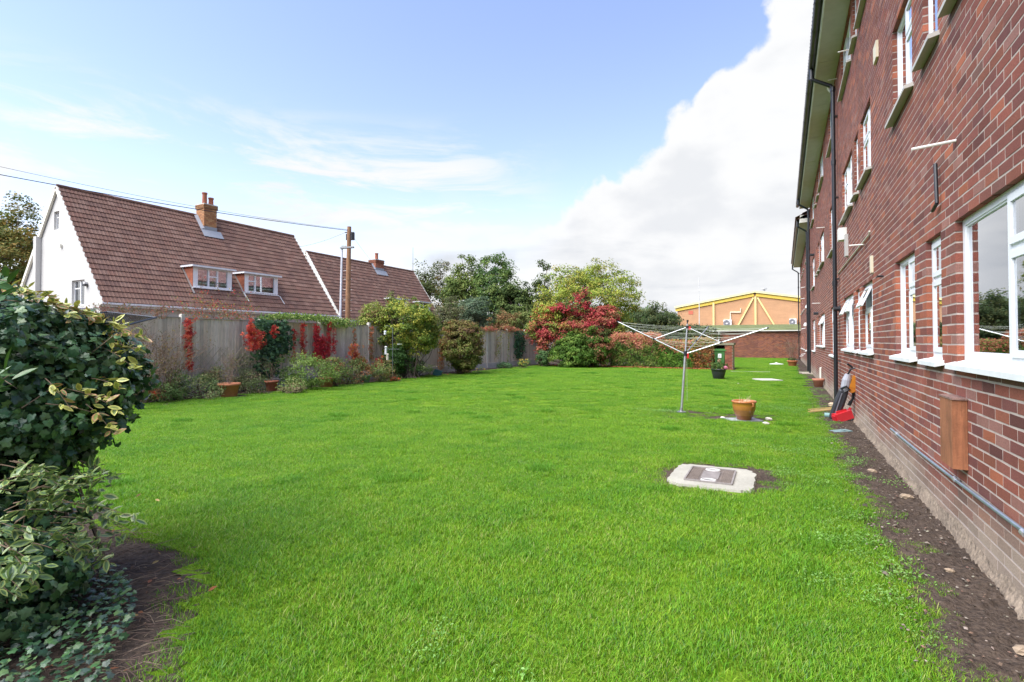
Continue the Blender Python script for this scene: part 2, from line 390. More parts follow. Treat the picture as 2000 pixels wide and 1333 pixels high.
# bare soil under the ivy at the left, from the outline seen
SOILP = [tuple(G(*q)[:2]) for q in ((-700, 900), (-100, 955), (150, 985), (235, 1020), (300, 1048), (352, 1085), (372, 1130), (350, 1180), (318, 1240), (296, 1290), (285, 1333), (270, 1500), (240, 1900))] + [(-4, -1.5), (-9, 0)]
MAN = G(1385, 937)
BARE = [(G(1382, 936)[:2], 1.0, .40), (G(1415, 814)[:2]+0, .95, .42), (G(1338, 807)[:2], .62, .36)]
def lawn_mask(x, y):
    x = np.asarray(x, float); y = np.asarray(y, float)
    nz = vnoise(x, y, 1.3)*.10 + vnoise(x, y, 4, 2)*.06
    right = x < .60 + nz*.8
    left = x > -13.15 + .25*vnoise(y, x, .35, 1)+ nz + .5*np.clip((y-8)/8, 0, 1)*np.clip((20-y)/8, 0, 1)
    far = (y < 28.1 + nz*.5) | ((x > -2.5-(y-28)*.6) & (y < 49.6) & ((x > -2.2) | (y > 30.2)))
    ok = right & left & far & (y > -4)
    ok &= ~poly_in(x+nz*.6, y+nz*.5, SOILP)
    # paved and worn spots
    ok &= ~((np.abs((x-SL[0])*SLc+(y-SL[1])*SLs) < .50) & (np.abs(-(x-SL[0])*SLs+(y-SL[1])*SLc) < .56))
    for (cx, cy), a, b in BARE:
        u = (x-cx)*c_+(y-cy)*s_; w = -(x-cx)*s_+(y-cy)*c_
        ok &= ((u/a)**2+(w/b)**2 + nz*3.0) > 1
    return ok
# slab frame: corners seen
q = [G(1330, 909), G(1477, 922), G(1466, 966), G(1296, 943)]
SL = sum(q)/4; ang = math.atan2(*( ((q[1]-q[0])+(q[2]-q[3]))[[1, 0]])); SLc, SLs = math.cos(ang), math.sin(ang)
slabu = (np.linalg.norm(q[1]-q[0])+np.linalg.norm(q[2]-q[3]))/4; slabw = (np.linalg.norm(q[3]-q[0])+np.linalg.norm(q[2]-q[1]))/4
BARE[0] = ((SL[0]+.12*c_, SL[1]+.12*s_), slabu+.36, slabw+.10)
# lawn surface: gentle unevenness
def lawn_z(x, y): return .012*vnoise(x, y, .5, 3)+.006*vnoise(x, y, 2.2, 5)
xs = np.arange(-14.2, 1.3, .22); ys = np.arange(-4, 50, .22)
X, Y = np.meshgrid(xs, ys); cx = X[:-1, :-1]+.11; cy = Y[:-1, :-1]+.11
ok = lawn_mask(cx, cy); V = np.stack([X.ravel(), Y.ravel(), lawn_z(X, Y).ravel()], 1); nx = len(xs)
ii, jj = np.nonzero(ok); b = ii*nx+jj
mb = MB(); mb.addnp(V, np.stack([b, b+1, b+nx+1, b+nx], 1), np.array([[.11, .20, .012]]))
m_turf = mat('turf', .95, (2.5, .25), (60, .8, .03), fine=(60, .5), spec=.1)
tag(mb.build('lawn', m_turf, smooth=True), kind='structure')
# soil bed along the wall, lumpy
def bumpy(name, x0, x1, y0, y1, st, amp, z0, seed, inside=None, edge=0):
    xs = np.arange(x0, x1+st/2, st); ys = np.arange(y0, y1+st/2, st); X, Y = np.meshgrid(xs, ys)
    r = np.random.RandomState(seed)
    Z = z0+amp*(.5*vnoise(X, Y, 3, seed)+.4*vnoise(X, Y, 8, seed+1)+.3*vnoise(X, Y, 19, seed+2)+.45*r.normal(size=X.shape))-edge*np.clip((.70-X)/.2, 0, 1)
    V = np.stack([X.ravel(), Y.ravel(), Z.ravel()], 1); nx = len(xs); I, J = np.meshgrid(np.arange(len(ys)-1), np.arange(nx-1), indexing='ij'); b = (I*nx+J).ravel()
    if inside is not None:
        b = b[inside(V[b, 0]+st/2, V[b, 1]+st/2)]
    mb = MB(); mb.addnp(V, np.stack([b, b+1, b+nx+1, b+nx], 1), np.array([[.05, .04, .03]])); return tag(mb.build(name, m_soil, smooth=True), kind='structure')
bumpy('soil_bed', .42, 1.13, 1.5, 14.0, .03, .017, .016, 3, edge=.045)
bumpy('soil_path', .42, 1.13, 14.0, 46.0, .1, .02, .01, 4, edge=.04)
sp = np.array(SOILP)
bumpy('bare_soil', -5.2, -.6, -.6, 5.2, .04, .012, -.004, 5, lambda x, y: poly_in(x, y, SOILP) | poly_in(x-.16, y, SOILP) | poly_in(x, y-.16, SOILP) | poly_in(x-.1, y-.1, SOILP))
bumpy('fence_bed', -14.2, -12.2, 1, 28.4, .1, .03, -.01, 6)
for (cx_, cy_), a_, b_ in BARE: bumpy('worn_soil', cx_-a_-.35, cx_+a_+.35, cy_-a_-.35, cy_+a_+.35, .03, .008, -.004, 12, (lambda A, Bq, C_, D_: (lambda x, y: ((((x-A)*c_+(y-Bq)*s_)/(C_+.25))**2+((-(x-A)*s_+(y-Bq)*c_)/(D_+.2))**2) < 1))(cx_, cy_, a_, b_))
bumpy('hedge_bed', -13.2, -2.2, 27.9, 30.5, .12, .03, -.01, 8)

# ================================================================== GRASS
src = bpy.data.collections.new('grass_tufts')
def grass_patch(n, rad, hmin, hmax, w, seed, pal):
    r = np.random.RandomState(seed)
    a = r.rand(n)*2*PI; q = rad*np.sqrt(r.rand(n)); x = q*np.cos(a); y = q*np.sin(a)
    h = r.uniform(hmin, hmax, n); da = r.rand(n)*2*PI; ln = r.uniform(.15, .95, n)*h; pa = da+PI/2+r.uniform(-.5, .5, n)
    dx, dy = np.cos(da)*ln, np.sin(da)*ln; px, py = np.cos(pa)*w*.5, np.sin(pa)*w*.5
    V = np.zeros((n, 7, 3))
    for i, (t, ww) in enumerate(((0, 1), (.45, .9), (.8, .55))):
        bx, by, bz = x+dx*t*t, y+dy*t*t, h*(t-.18*t*t)
        V[:, 2*i] = np.stack([bx-px*ww, by-py*ww, bz], 1); V[:, 2*i+1] = np.stack([bx+px*ww, by+py*ww, bz], 1)
    V[:, 6] = np.stack([x+dx, y+dy, h*.82], 1)
    fb = (np.arange(n)*7)[:, None]
    q4 = np.concatenate([fb+[0, 1, 3, 2], fb+[2, 3, 5, 4]]); t3 = fb+[4, 5, 6]
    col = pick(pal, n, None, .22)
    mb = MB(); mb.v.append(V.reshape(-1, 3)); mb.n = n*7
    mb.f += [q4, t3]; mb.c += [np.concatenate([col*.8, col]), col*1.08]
    o = bpy.data.objects.new('grass_tuft', mb.build('grass_tuft', m_grass, mesh_only=True)); src.objects.link(o); return o
GP = [(.175,.40,.014),(.21,.43,.016),(.28,.45,.018),(.15,.33,.014),(.34,.46,.04),(.29,.43,.022),(.18,.37,.012)]
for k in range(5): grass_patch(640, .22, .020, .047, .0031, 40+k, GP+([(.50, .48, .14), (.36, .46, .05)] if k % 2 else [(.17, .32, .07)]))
src2 = bpy.data.collections.new('tall_tufts')
_s = src; src = src2
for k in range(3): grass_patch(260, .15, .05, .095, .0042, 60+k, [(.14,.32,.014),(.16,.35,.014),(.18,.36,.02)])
src = _s
def scatter(name, pts, coll, smin, smax, mat_, kind='stuff', label=None, cat=None, tilt=0.0):
    mb = MB(); mb.v.append(pts); mb.n = len(pts); o = mb.build(name, None)
    ng = bpy.data.node_groups.new(name+'_nodes', 'GeometryNodeTree'); ng.interface.new_socket('Geometry', in_out='INPUT', socket_type='NodeSocketGeometry'); ng.interface.new_socket('Geometry', in_out='OUTPUT', socket_type='NodeSocketGeometry')
    N = ng.nodes; L = ng.links; gi = N.new('NodeGroupInput'); go = N.new('NodeGroupOutput')
    ip = N.new('GeometryNodeInstanceOnPoints'); ci = N.new('GeometryNodeCollectionInfo'); ci.inputs['Collection'].default_value = coll; ci.inputs['Separate Children'].default_value = True; ci.inputs['Reset Children'].default_value = True
    rv = N.new('FunctionNodeRandomValue'); rv.data_type = 'FLOAT_VECTOR'; rv.inputs[0].default_value = (-tilt, -tilt, 0); rv.inputs[1].default_value = (tilt, tilt, 2*PI)
    rf = N.new('FunctionNodeRandomValue'); rf.data_type = 'FLOAT'; rf.inputs[2].default_value = smin; rf.inputs[3].default_value = smax
    L.new(gi.outputs[0], ip.inputs['Points']); L.new(ci.outputs[0], ip.inputs['Instance']); ip.inputs['Pick Instance'].default_value = True
    L.new(rv.outputs[0], ip.inputs['Rotation']); L.new(rf.outputs[1], ip.inputs['Scale']); L.new(ip.outputs[0], go.inputs[0])
    md = o.modifiers.new('scatter', 'NODES'); md.node_group = ng
    return tag(o, label, cat, kind=kind)
def lawn_points(n, x0, x1, y0, y1, seed):
    r = np.random.RandomState(seed); x = r.uniform(x0, x1, n); y = r.uniform(y0, y1, n)
    k = lawn_mask(x, y) & lawn_mask(x+.06, y) & lawn_mask(x-.06, y) & lawn_mask(x, y+.06) & lawn_mask(x, y-.06)
    x, y = x[k], y[k]; return np.stack([x, y, lawn_z(x, y)-.004], 1)
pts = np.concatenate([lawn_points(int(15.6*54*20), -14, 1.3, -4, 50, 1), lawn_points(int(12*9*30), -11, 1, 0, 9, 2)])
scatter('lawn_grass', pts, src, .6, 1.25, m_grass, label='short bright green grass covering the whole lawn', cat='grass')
r_ = np.random.RandomState(5); tp = lawn_points(9000, -14, 1.2, 0, 30, 9)
nzv = vnoise(tp[:, 0], tp[:, 1], .9, 4)+.5*vnoise(tp[:, 0], tp[:, 1], 2.7, 6); tp = tp[nzv > .74]
scatter('long_grass', tp, src2, .6, 1.15, m_grass, label='taller dark green tufts scattered through the lawn', cat='grass')
# sparse tufts creeping over the soil edge and the worn spots
r2 = np.random.RandomState(8); ex = r2.uniform(.35, .85, 520); ey = r2.uniform(1.5, 26, 520); k = r2.rand(520) < np.clip((.95-ex)*2.2, 0, 1)
ep = np.stack([ex[k], ey[k], ex[k]*0+.005], 1)
e2 = []
for (cx_, cy_), a_, b_ in BARE:
    for _ in range(30):
        u, w = rnd.uniform(-1, 1)*a_, rnd.uniform(-1, 1)*b_
        x_, y_ = cx_+u*c_-w*s_, cy_+u*s_+w*c_
        if abs((x_-SL[0])*SLc+(y_-SL[1])*SLs) < slabu+.12 and abs(-(x_-SL[0])*SLs+(y_-SL[1])*SLc) < slabw+.12: continue
        e2.append((x_, y_, .0))
scatter('edge_grass', np.concatenate([ep, np.array(e2)]), src, .3, .75, m_grass, label='thin grass tufts creeping over the bare soil edge', cat='grass')
# clover and small weeds
src3 = bpy.data.collections.new('weed_tufts')
for k in range(3):
    r = np.random.RandomState(80+k); n = 70; p = np.stack([r.normal(0, .07, n), r.normal(0, .07, n), r.uniform(.01, .045, n)], 1)
    nn = r.normal(size=(n, 3))*.35; nn[:, 2] += 1
    v, f, c = leaf_arrays(T_oval, p, nn, r.uniform(.010, .022, n), pick([(.19,.37,.08),(.24,.42,.12),(.15,.32,.06)], n)); mb = MB(); mb.addnp(v, f, c)
    o = bpy.data.objects.new('weed_tuft', mb.build('weed_tuft', m_leaf, mesh_only=True)); src3.objects.link(o)
wp = []
for (px, py, sx_, sy_, n) in ((1630, 900, .16, .9, 20), (1560, 890, .4, .25, 20), (1660, 1040, .10, .4, 16), (1740, 1150, .06, .3, 7), (1510, 930, .2, .15, 16), (1600, 780, .3, 2.5, 60), (1300, 805, .35, .12, 30), (1500, 800, .4, .25, 26), (1400, 800, .5, .2, 14), (1580, 735, .3, 4, 40), (860, 1280, .3, .15, 3), (1650, 1150, .12, .2, 6)):
    c0 = G(px, py)
    for _ in range(n):
        x_ = c0[0]+rnd.gauss(0, 1)*sx_; y_ = c0[1]+rnd.gauss(0, 1)*sy_
        if x_ < 1.02 and not (abs((x_-SL[0])*SLc+(y_-SL[1])*SLs) < slabu+.08 and abs(-(x_-SL[0])*SLs+(y_-SL[1])*SLc) < slabw+.08): wp.append((x_, y_, .012))
scatter('clover', np.array(wp), src3, .5, 1.2, m_leaf, label='pale green clover and small weeds at the lawn edge', cat='ground cover')
# pebbles and crumbs on the soil strip
mb = MB(); n = 1500; px_ = RS.uniform(.5, 1.1, n); py_ = 1.6+RS.rand(n)**1.6*14; sz = RS.uniform(.004, .013, n)*(1+1.2*(RS.rand(n) < .02))
T_peb = (np.array([(1,0,0),(0,1,0),(-1,0,0),(0,-1,0),(0,0,.7),(0,0,-.5)])*[1, .8, .7], np.array([(0,1,4),(1,2,4),(2,3,4),(3,0,4),(1,0,5),(2,1,5),(3,2,5),(0,3,5)]), np.ones(8))
v, f, c = leaf_arrays(T_peb, np.stack([px_, py_, .03+0*px_], 1), np.stack([RS.normal(0,.3,n), RS.normal(0,.3,n), 1+0*px_], 1), sz, pick([(.08,.06,.045),(.18,.15,.12),(.26,.22,.18),(.05,.04,.03),(.16,.10,.07)], n)); mb.addnp(v, f, c)
tag(mb.build('pebbles', m_conc), 'small stones and crumbs strewn over the bare soil along the wall', 'gravel', kind='stuff')

# ================================================================== APARTMENT BUILDING (near block)
WX = 1.12
def brick_template(seed):
    r = np.random.RandomState(seed); v = np.array([(0,0,0),(1,0,0),(1,1,0),(0,1,0),(0,0,1),(1,0,1),(1,1,1),(0,1,1)], float)
    v += r.uniform(-1, 1, v.shape)*[.003, .014, .035]; return v
BF = np.array([(0,3,2,1),(4,5,6,7),(0,1,5,4),(2,3,7,6),(3,0,4,7)])     # no face against the wall behind (x=1)
BRPAL = [(0.223,0.073,0.051),(0.206,0.068,0.051),(0.238,0.08,0.052),(0.183,0.064,0.051),(0.246,0.084,0.051),(0.215,0.077,0.056),(0.169,0.061,0.052),(0.228,0.07,0.048),(0.201,0.07,0.053)]
def lay_bricks(y0, y1, z0, z1, openings, L=.225, H=.075):
    "bricks (y0,y1,z0,z1) in stretcher bond, cut at openings"
    out = []; k = 0; z = z0
    while z < z1-.01:
        free = [(y0, y1)]
        for (a, b, lo, hi) in openings:
            if lo < z+.035 < hi:
                ns = []
                for s0, s1 in free:
                    if s1 <= a or s0 >= b: ns.append((s0, s1)); continue
                    if s0 < a: ns.append((s0, a))
                    if s1 > b: ns.append((b, s1))
                free = ns
        off = L/2 if k % 2 else 0
        for s0, s1 in free:
            js = [s0]+[y for y in (y0-off+L*i for i in range(int((y1-y0)/L)+3)) if s0+.055 < y < s1-.055]+[s1]
            for i in range(len(js)-1):
                out.append((js[i]+(.006 if i else 0), js[i+1]-(.006 if i < len(js)-2 else 0), z, min(z+H-.013, z1)))
        z += H; k += 1
    return out
def wall_of_bricks(parent, bricks, xface, pal, single=300, rank=None, stain=None, depth=.10, sgn=1, part='brick'):
    "sgn +1: outer face looks to -x.  bricks nearest the camera become objects, the rest one part"
    B = np.array(bricks)
    if single:
        u = F/(B[:, 0]*c_ + .5); order = np.argsort(np.hypot(B[:, 0]-0.0, B[:, 2]-EYE) if rank is None else rank(B))
        vis = [i for i in order if visible_brick(B[i])][:single]; sing = set(vis)
    else: sing = set()
    tm = [brick_template(s) for s in range(9)]
    meshes = {}
    mb = MB(); rest = [i for i in range(len(B)) if i not in sing]
    def colour(b, r):
        c = np.array(pal[r.randrange(len(pal))])*r.uniform(.85, 1.15)
        if stain: c = stain(b, c, r)
        return c
    r = random.Random(3)
    V = []; Fs = []; Cc = []
    for i in rest:
        s0, s1, z0, z1 = B[i]; t = tm[r.randrange(9)]; x0 = xface+r.uniform(-.0005, .0005)
        V.append(t*[depth*sgn, s1-s0, z1-z0]+[x0, s0, z0]); Fs.append(BF+8*len(Fs)); Cc.append(np.repeat([colour(B[i], r)], 5, 0))
    if V: mb.addnp(np.concatenate(V), np.concatenate(Fs), np.concatenate(Cc)); tag(mb.build(part if not single else part+'work', m_brick, parent), kind='stuff')
    for i in sorted(sing):
        s0, s1, z0, z1 = B[i]; kx = r.randrange(9); ci = r.randrange(len(pal)*2); key = (kx, ci)
        low = stain is not None and z0 < .42
        if low: key = (kx, ci, 'low', round(z0, 1))
        if key not in meshes:
            m1 = MB(); c = np.array(pal[ci % len(pal)])*(.88 if ci >= len(pal) else 1.1)
            if stain: c = stain(B[i], c, r)
            m1.addnp(tm[kx].copy(), BF, c[None]); meshes[key] = m1.build('brick', m_brick, mesh_only=True)
        o = link(part, meshes[key], parent)
        o.scale = (depth*sgn, s1-s0, z1-z0); o.location = (xface+r.uniform(-.0005, .0005), s0, z0)
def visible_brick(b):
    y = (b[0]+b[1])/2; z = (b[2]+b[3])/2; d = -WX*s_+y*c_
    if d <= .3: return False
    px = 1000+F*(WX*c_+y*s_)/d; py = 667-F*(z-EYE)/d
    return 1500 < px < 2000 and 0 < py < 1333
def mortar_plane(mb, y0, y1, z0, z1, ops, x, dep):
    Ys = sorted({y0, y1, *[v for o in ops for v in o[:2] if y0 < v < y1]}); Zs = sorted({z0, z1, *[v for o in ops for v in o[2:] if z0 < v < z1]})
    for a, b in zip(Ys, Ys[1:]):
        for lo, hi in zip(Zs, Zs[1:]):
            ym, zm = (a+b)/2, (lo+hi)/2
            if any(o[0] < ym < o[1] and o[2] < zm < o[3] for o in ops): continue
            mb.add([(x, a, lo), (x, b, lo), (x, b, hi), (x, a, hi)], [(0, 3, 2, 1)])
    for a, b, lo, hi in ops:   # reveals
        a -= .004; b += .004; hi += .004
        mb.add([(x, a, lo), (x+dep, a, lo), (x+dep, a, hi), (x, a, hi)], [(0, 1, 2, 3)])
        mb.add([(x, b, lo), (x+dep, b, lo), (x+dep, b, hi), (x, b, hi)], [(0, 3, 2, 1)])
        mb.add([(x, a, hi), (x+dep, a, hi), (x+dep, b, hi), (x, b, hi)], [(0, 1, 2, 3)])
        mb.add([(x, a, lo), (x+dep, a, lo), (x+dep, b, lo), (x, b, lo)], [(0, 3, 2, 1)])
WHITE = (.74, .77, .80); SILLC = (.62, .63, .60)
def window(parent, x, a, b, lo, hi, cells, openv=(), sill=True, sillc=SILLC, blind=None, curtain=True, detail=True, sproj=.055, xin=.045, room=None):
    """one window: frame bars, sashes, panes, sill. cells: list of (u0,u1,v0,v1,sash) as fractions; u=0 at the near (small y) side"""
    fx = x+xin; ft = .06; fw = .052
    fr = MB(); w = b-a; h = hi-lo
    def bar(y0, y1, z0, z1, x0=fx, x1=fx+ft): fr.box((x0, y0, z0), (x1, y1, z1), WHITE)
    bar(a, b, hi-fw, hi); bar(a, b, lo, lo+fw+.01); bar(a, a+fw, lo+fw+.01, hi-fw); bar(b-fw, b, lo+fw+.01, hi-fw)
    us = sorted({round(c[0], 4) for c in cells}|{round(c[1], 4) for c in cells}); 
    for u in us[1:-1]: bar(a+u*w-fw*.55, a+u*w+fw*.55, lo+fw+.01, hi-fw, fx+.002, fx+ft-.002)
    for (u0, u1, v0, v1, s) in cells:
        if v0 > .01: bar(a+u0*w+(fw*.55 if u0 > .01 else fw), a+u1*w-(fw*.55 if u1 < .99 else fw), lo+v0*h-fw*.5, lo+v0*h+fw*.5, fx+.004, fx+ft-.004)
    fo = fr.build('window', m_upvc, parent)
    for (u0, u1, v0, v1, s) in cells:
        y0 = a+u0*w+(fw*.55 if u0 > .01 else fw); y1 = a+u1*w-(fw*.55 if u1 < .99 else fw)
        z0 = lo+v0*h+(fw*.5 if v0 > .01 else fw+.01); z1 = lo+v1*h-(fw*.5 if v1 < .99 else fw)
        sw = .036 if s else .012; xs = fx-.012 if s else fx+.008
        isopen = s == 'o'
        if detail:
            sm_ = MB()
            def sb(ya, yb, za, zb): sm_.box((xs, ya, za), (xs+.03, yb, zb), WHITE)
            e = -.006 if s else 0
            sb(y0+e, y1-e, z1-sw-e*0, z1-e); sb(y0+e, y1-e, z0+e, z0+sw); sb(y0+e, y0+sw, z0+sw, z1-sw); sb(y1-sw, y1-e, z0+sw, z1-sw)
            gl = MB(); gl.box((xs+.012, y0+sw-.004, z0+sw-.004), (xs+.017, y1-sw+.004, z1-sw+.004))
            go = gl.build('pane', m_glass, None); so_ = sm_.build('sash', m_upvc, None)
            if isopen:
                hy = z1; rot = Matrix.Translation((xs, 0, hy)) @ Matrix.Rotation(math.radians(24), 4, 'Y') @ Matrix.Translation((-xs, 0, -hy))
                for ob in (go, so_): ob.data.transform(rot)
            adopt(go, fo); adopt(so_, fo)
        else:
            gl = MB(); gl.box((xs+.012, y0, z0), (xs+.017, y1, z1)); adopt(gl.build('pane', m_glass, None), fo)
    if sill:
        sl = MB(); e = .05; tck = .035
        sl.add([(x-sproj, a-e, lo-.055), (x-sproj, b+e, lo-.055), (x-sproj, b+e, lo-.02), (x-sproj, a-e, lo-.02), (fx, a-e, lo-.03), (fx, b+e, lo-.03), (fx, b+e, lo+.012), (fx, a-e, lo+.012)],
               [(0,3,2,1),(3,7,6,2),(0,1,5,4),(0,4,7,3),(1,2,6,5)], sillc)
        adopt(sl.build('sill', m_paint, None), fo)
    if curtain:
        cu = MB(); xc = fx+.16; cc = blind or (.42, .42, .40)
        n = 26
        for side, (q0, q1) in enumerate(((0, .30), (.72, 1))):
            pts = [(xc+.02*math.sin(k*1.9), a+(q0+(q1-q0)*k/n)*w) for k in range(n+1)]
            for k in range(n):
                (xa, ya), (xb, yb) = pts[k], pts[k+1]; cu.add([(xa, ya, lo), (xb, yb, lo), (xb, yb, hi), (xa, ya, hi)], [(0, 3, 2, 1)], cc)
        adopt(cu.build('curtain', m_curtain, None), fo)
    return fo
def rooms(mb, y0, y1, floors, x, dep=3.0):
    for lo, hi in floors:
        mb.add([(x+dep, y0, lo), (x+dep, y1, lo), (x+dep, y1, hi), (x+dep, y0, hi)], [(0, 3, 2, 1)], (.45, .44, .41))
        mb.add([(x, y0, lo), (x+dep, y0, lo), (x+dep, y1, lo), (x, y1, lo)], [(0, 1, 2, 3)], (.16, .13, .10))
        mb.add([(x, y0, hi), (x+dep, y0, hi), (x+dep, y1, hi), (x, y1, hi)], [(0, 3, 2, 1)], (.5, .5, .48))
APT = thing('apartment_building', 'three-storey dark red brick block of flats along the right edge of the lawn', 'building', (WX+3, 14, 0))
Y0, Y1 = 1.2, 27.9
SOF = 7.65; ST = 2.635
cols = [(2.55, 4.89, 'A', 0), (5.28, 5.78, 'N', 0), (6.22, 7.21, 'T', 0), (8.92, 10.0, 'K', 0), (10.34, 10.85, 'N', 0), (11.2, 12.9, 'D', 0),
        (14.95, 16.4, 'S', -.20), (18.7, 20.6, 'D', 0), (21.0, 22.0, 'T', 0), (22.4, 22.9, 'N', 0), (24.4, 26.3, 'S', -.24)]
LO, HI = 1.30, 2.335
ops = []; wins = []
for fl in range(3):
    for (a, b, k, dz) in cols:
        lo, hi = LO+fl*ST+dz, HI+fl*ST
        if fl == 2: hi = min(hi, SOF-.06)
        if fl == 2 and k == 'S': lo += .1
        ops.append((a, b, lo, hi)); wins.append((a, b, lo, hi, k, fl))
def stain(b, c, r):
    z = b[2]; g = np.array((.33, .26, .20))
    t = max(0, min(1, (.42-z)/.3 + .25*math.sin(b[0]*2.1)+r.uniform(-.1, .1)))
    # bricks renewed in a hotter red, some bleached; below the sills darker and greener
    if r.random() < .03: c = np.array((.36, .115, .06))*r.uniform(.8, 1.1)
    elif r.random() < .07: c = c*.74
    elif r.random() < .05: c = c*.8+np.array((.09, .07, .06))
    for a, bb, lo, hi in ops:
        if (abs(b[1]-a) < .05 or abs(b[0]-bb) < .02) and lo < z < hi and r.random() < .5: c = np.array((.33, .105, .06))*r.uniform(.7, 1.1)
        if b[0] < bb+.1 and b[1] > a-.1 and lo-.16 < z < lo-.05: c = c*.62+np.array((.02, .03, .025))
    return c*(1-t)+g*r.uniform(.85, 1.1)*t
bricks = lay_bricks(Y0, Y1, -.07, SOF, ops)
wall_of_bricks(APT, bricks, WX, BRPAL, 300, None, stain)
mb = MB(); mortar_plane(mb, Y0, Y1, -.1, SOF, ops, WX+.0019, .12); mb.build('mortar_joints', m_mortar, APT)
# the body behind: end walls, back and inner floors
mb = MB(); mb.add([(WX+.11, Y1, -.1), (9, Y1, -.1), (9, Y1, SOF), (WX+.11, Y1, SOF)], [(0, 1, 2, 3)], (.14,.045,.036)); mb.add([(WX+.11, Y0, -.1), (9, Y0, -.1), (9, Y0, SOF), (WX+.11, Y0, SOF)], [(0, 3, 2, 1)], (.14,.045,.036)); mb.add([(9, Y0, -.1), (9, Y1, -.1), (9, Y1, SOF), (9, Y0, SOF)], [(0, 1, 2, 3)], (.14,.045,.036)); mb.build('wall', m_brick, APT)
mb = MB(); rooms(mb, Y0+.05, Y1-.05, [(.15, 2.55), (2.75, 5.2), (5.4, 7.6)], WX+.13)
for yy in (4.95, 7.6, 10.1, 13.4, 17.4, 20.7, 23.6): mb.add([(WX+.13, yy, .15), (WX+3.1, yy, .15), (WX+3.1, yy, 7.6), (WX+.13, yy, 7.6)], [(0, 1, 2, 3)], (.42, .40, .37))
mb.build('interior', m_curtain, APT)
CELL = {'A': [(0, .30, 0, 1, ''), (.30, .625, 0, .66, 's'), (.30, .625, .66, 1, 's'), (.625, 1, 0, 1, '')],
        'N': [(0, 1, 0, .66, 's'), (0, 1, .66, 1, 's')], 'T': [(0, .5, 0, .66, 's'), (0, .5, .66, 1, 's'), (.5, 1, 0, 1, '')],
        'K': [(0, .38, 0, 1, ''), (.38, 1, 0, .62, 's'), (.38, 1, .62, 1, 'o')], 'D': [(0, .33, 0, .63, 's'), (0, .33, .63, 1, 'o'), (.33, .66, 0, 1, ''), (.66, 1, 0, .63, 's'), (.66, 1, .63, 1, 'o')],
        'S': [(0, .5, 0, 1, ''), (.5, 1, 0, .66, ''), (.5, 1, .66, 1, 's')]}
for (a, b, lo, hi, k, fl) in wins:
    cl = CELL[k]
    if fl and k in 'KD': cl = [tuple('s' if v == 'o' else v for v in q_) for q_ in cl]
    window(APT, WX, a, b, lo, hi, cl, curtain=(k not in 'S'), sillc=(.70, .72, .72) if fl == 0 else (.47, .46, .42), blind=(.55, .54, .50) if fl else (.33, .36, .32), sproj=.06 if fl == 0 else .075)
# eaves: soffit boards, fascia, gutter, tiles
EX = .715
for k, y in enumerate(np.arange(Y0, Y1-.1, 2.44)):
    mb = MB(); mb.box((EX+.005, y+.006, SOF), (WX+.15, min(y+2.434, Y1), SOF+.012), (.47, .44, .42)); mb.build('soffit_board', m_paint, APT)
mb = MB(); mb.box((EX-.02, Y0, SOF-.012), (EX+.004, Y1, SOF+.17), (.72, .74, .70)); mb.build('fascia', m_paint, APT)
def gutter(parent, x, z, y0, y1, r=.062, roll=True):
    mb = MB(); n = 10
    for y in np.arange(y0, y1, 1.0):
        ye = min(y+1.0, y1); prof = [(x-r+ r*math.cos(PI+PI*i/n), z+r*.95*math.sin(PI+PI*i/n)) for i in range(n+1)]
        V = [(p[0], yy, p[1]) for yy in (y, ye) for p in prof]; mb.add(V, [(i, i+1, n+2+i, n+1+i) for i in range(n)])
        if roll:
            V = [(x-r+(r+.006)*math.cos(PI+PI*i/n), yy, z+(r+.006)*.95*math.sin(PI+PI*i/n)) for yy in (ye-.025, ye+.025) for i in range(n+1)]; mb.add(V, [(i, i+1, n+2+i, n+1+i) for i in range(n)])
    return mb.build('gutter', m_black, parent, smooth=False)
gutter(APT, EX-.025, SOF+.145, Y0, Y1+.02, .07)
T_rt = None
def roof_tile_mesh(w=.3, l=.33, cols=None):
    xs_ = [0, .02, .055, .09, .15, .17, .205, .24, .30]; zs_ = [.0, .003, .017, .003, 0, .003, .017, .003, 0]
    V = []; t = .016
    for yy, dz in ((0, .034), (l, .0)):
        for a_, b_ in zip(xs_, zs_): V.append((a_*w/.3, yy, b_+dz))
    for a_, b_ in zip(xs_, zs_): V.append((a_*w/.3, 0, b_+.006))
    n = len(xs_); Fc = [(i, i+1, n+i+1, n+i) for i in range(n-1)]+[(2*n+i, 2*n+i+1, i+1, i) for i in range(n-1)]
    return np.array(V), np.array(Fc)
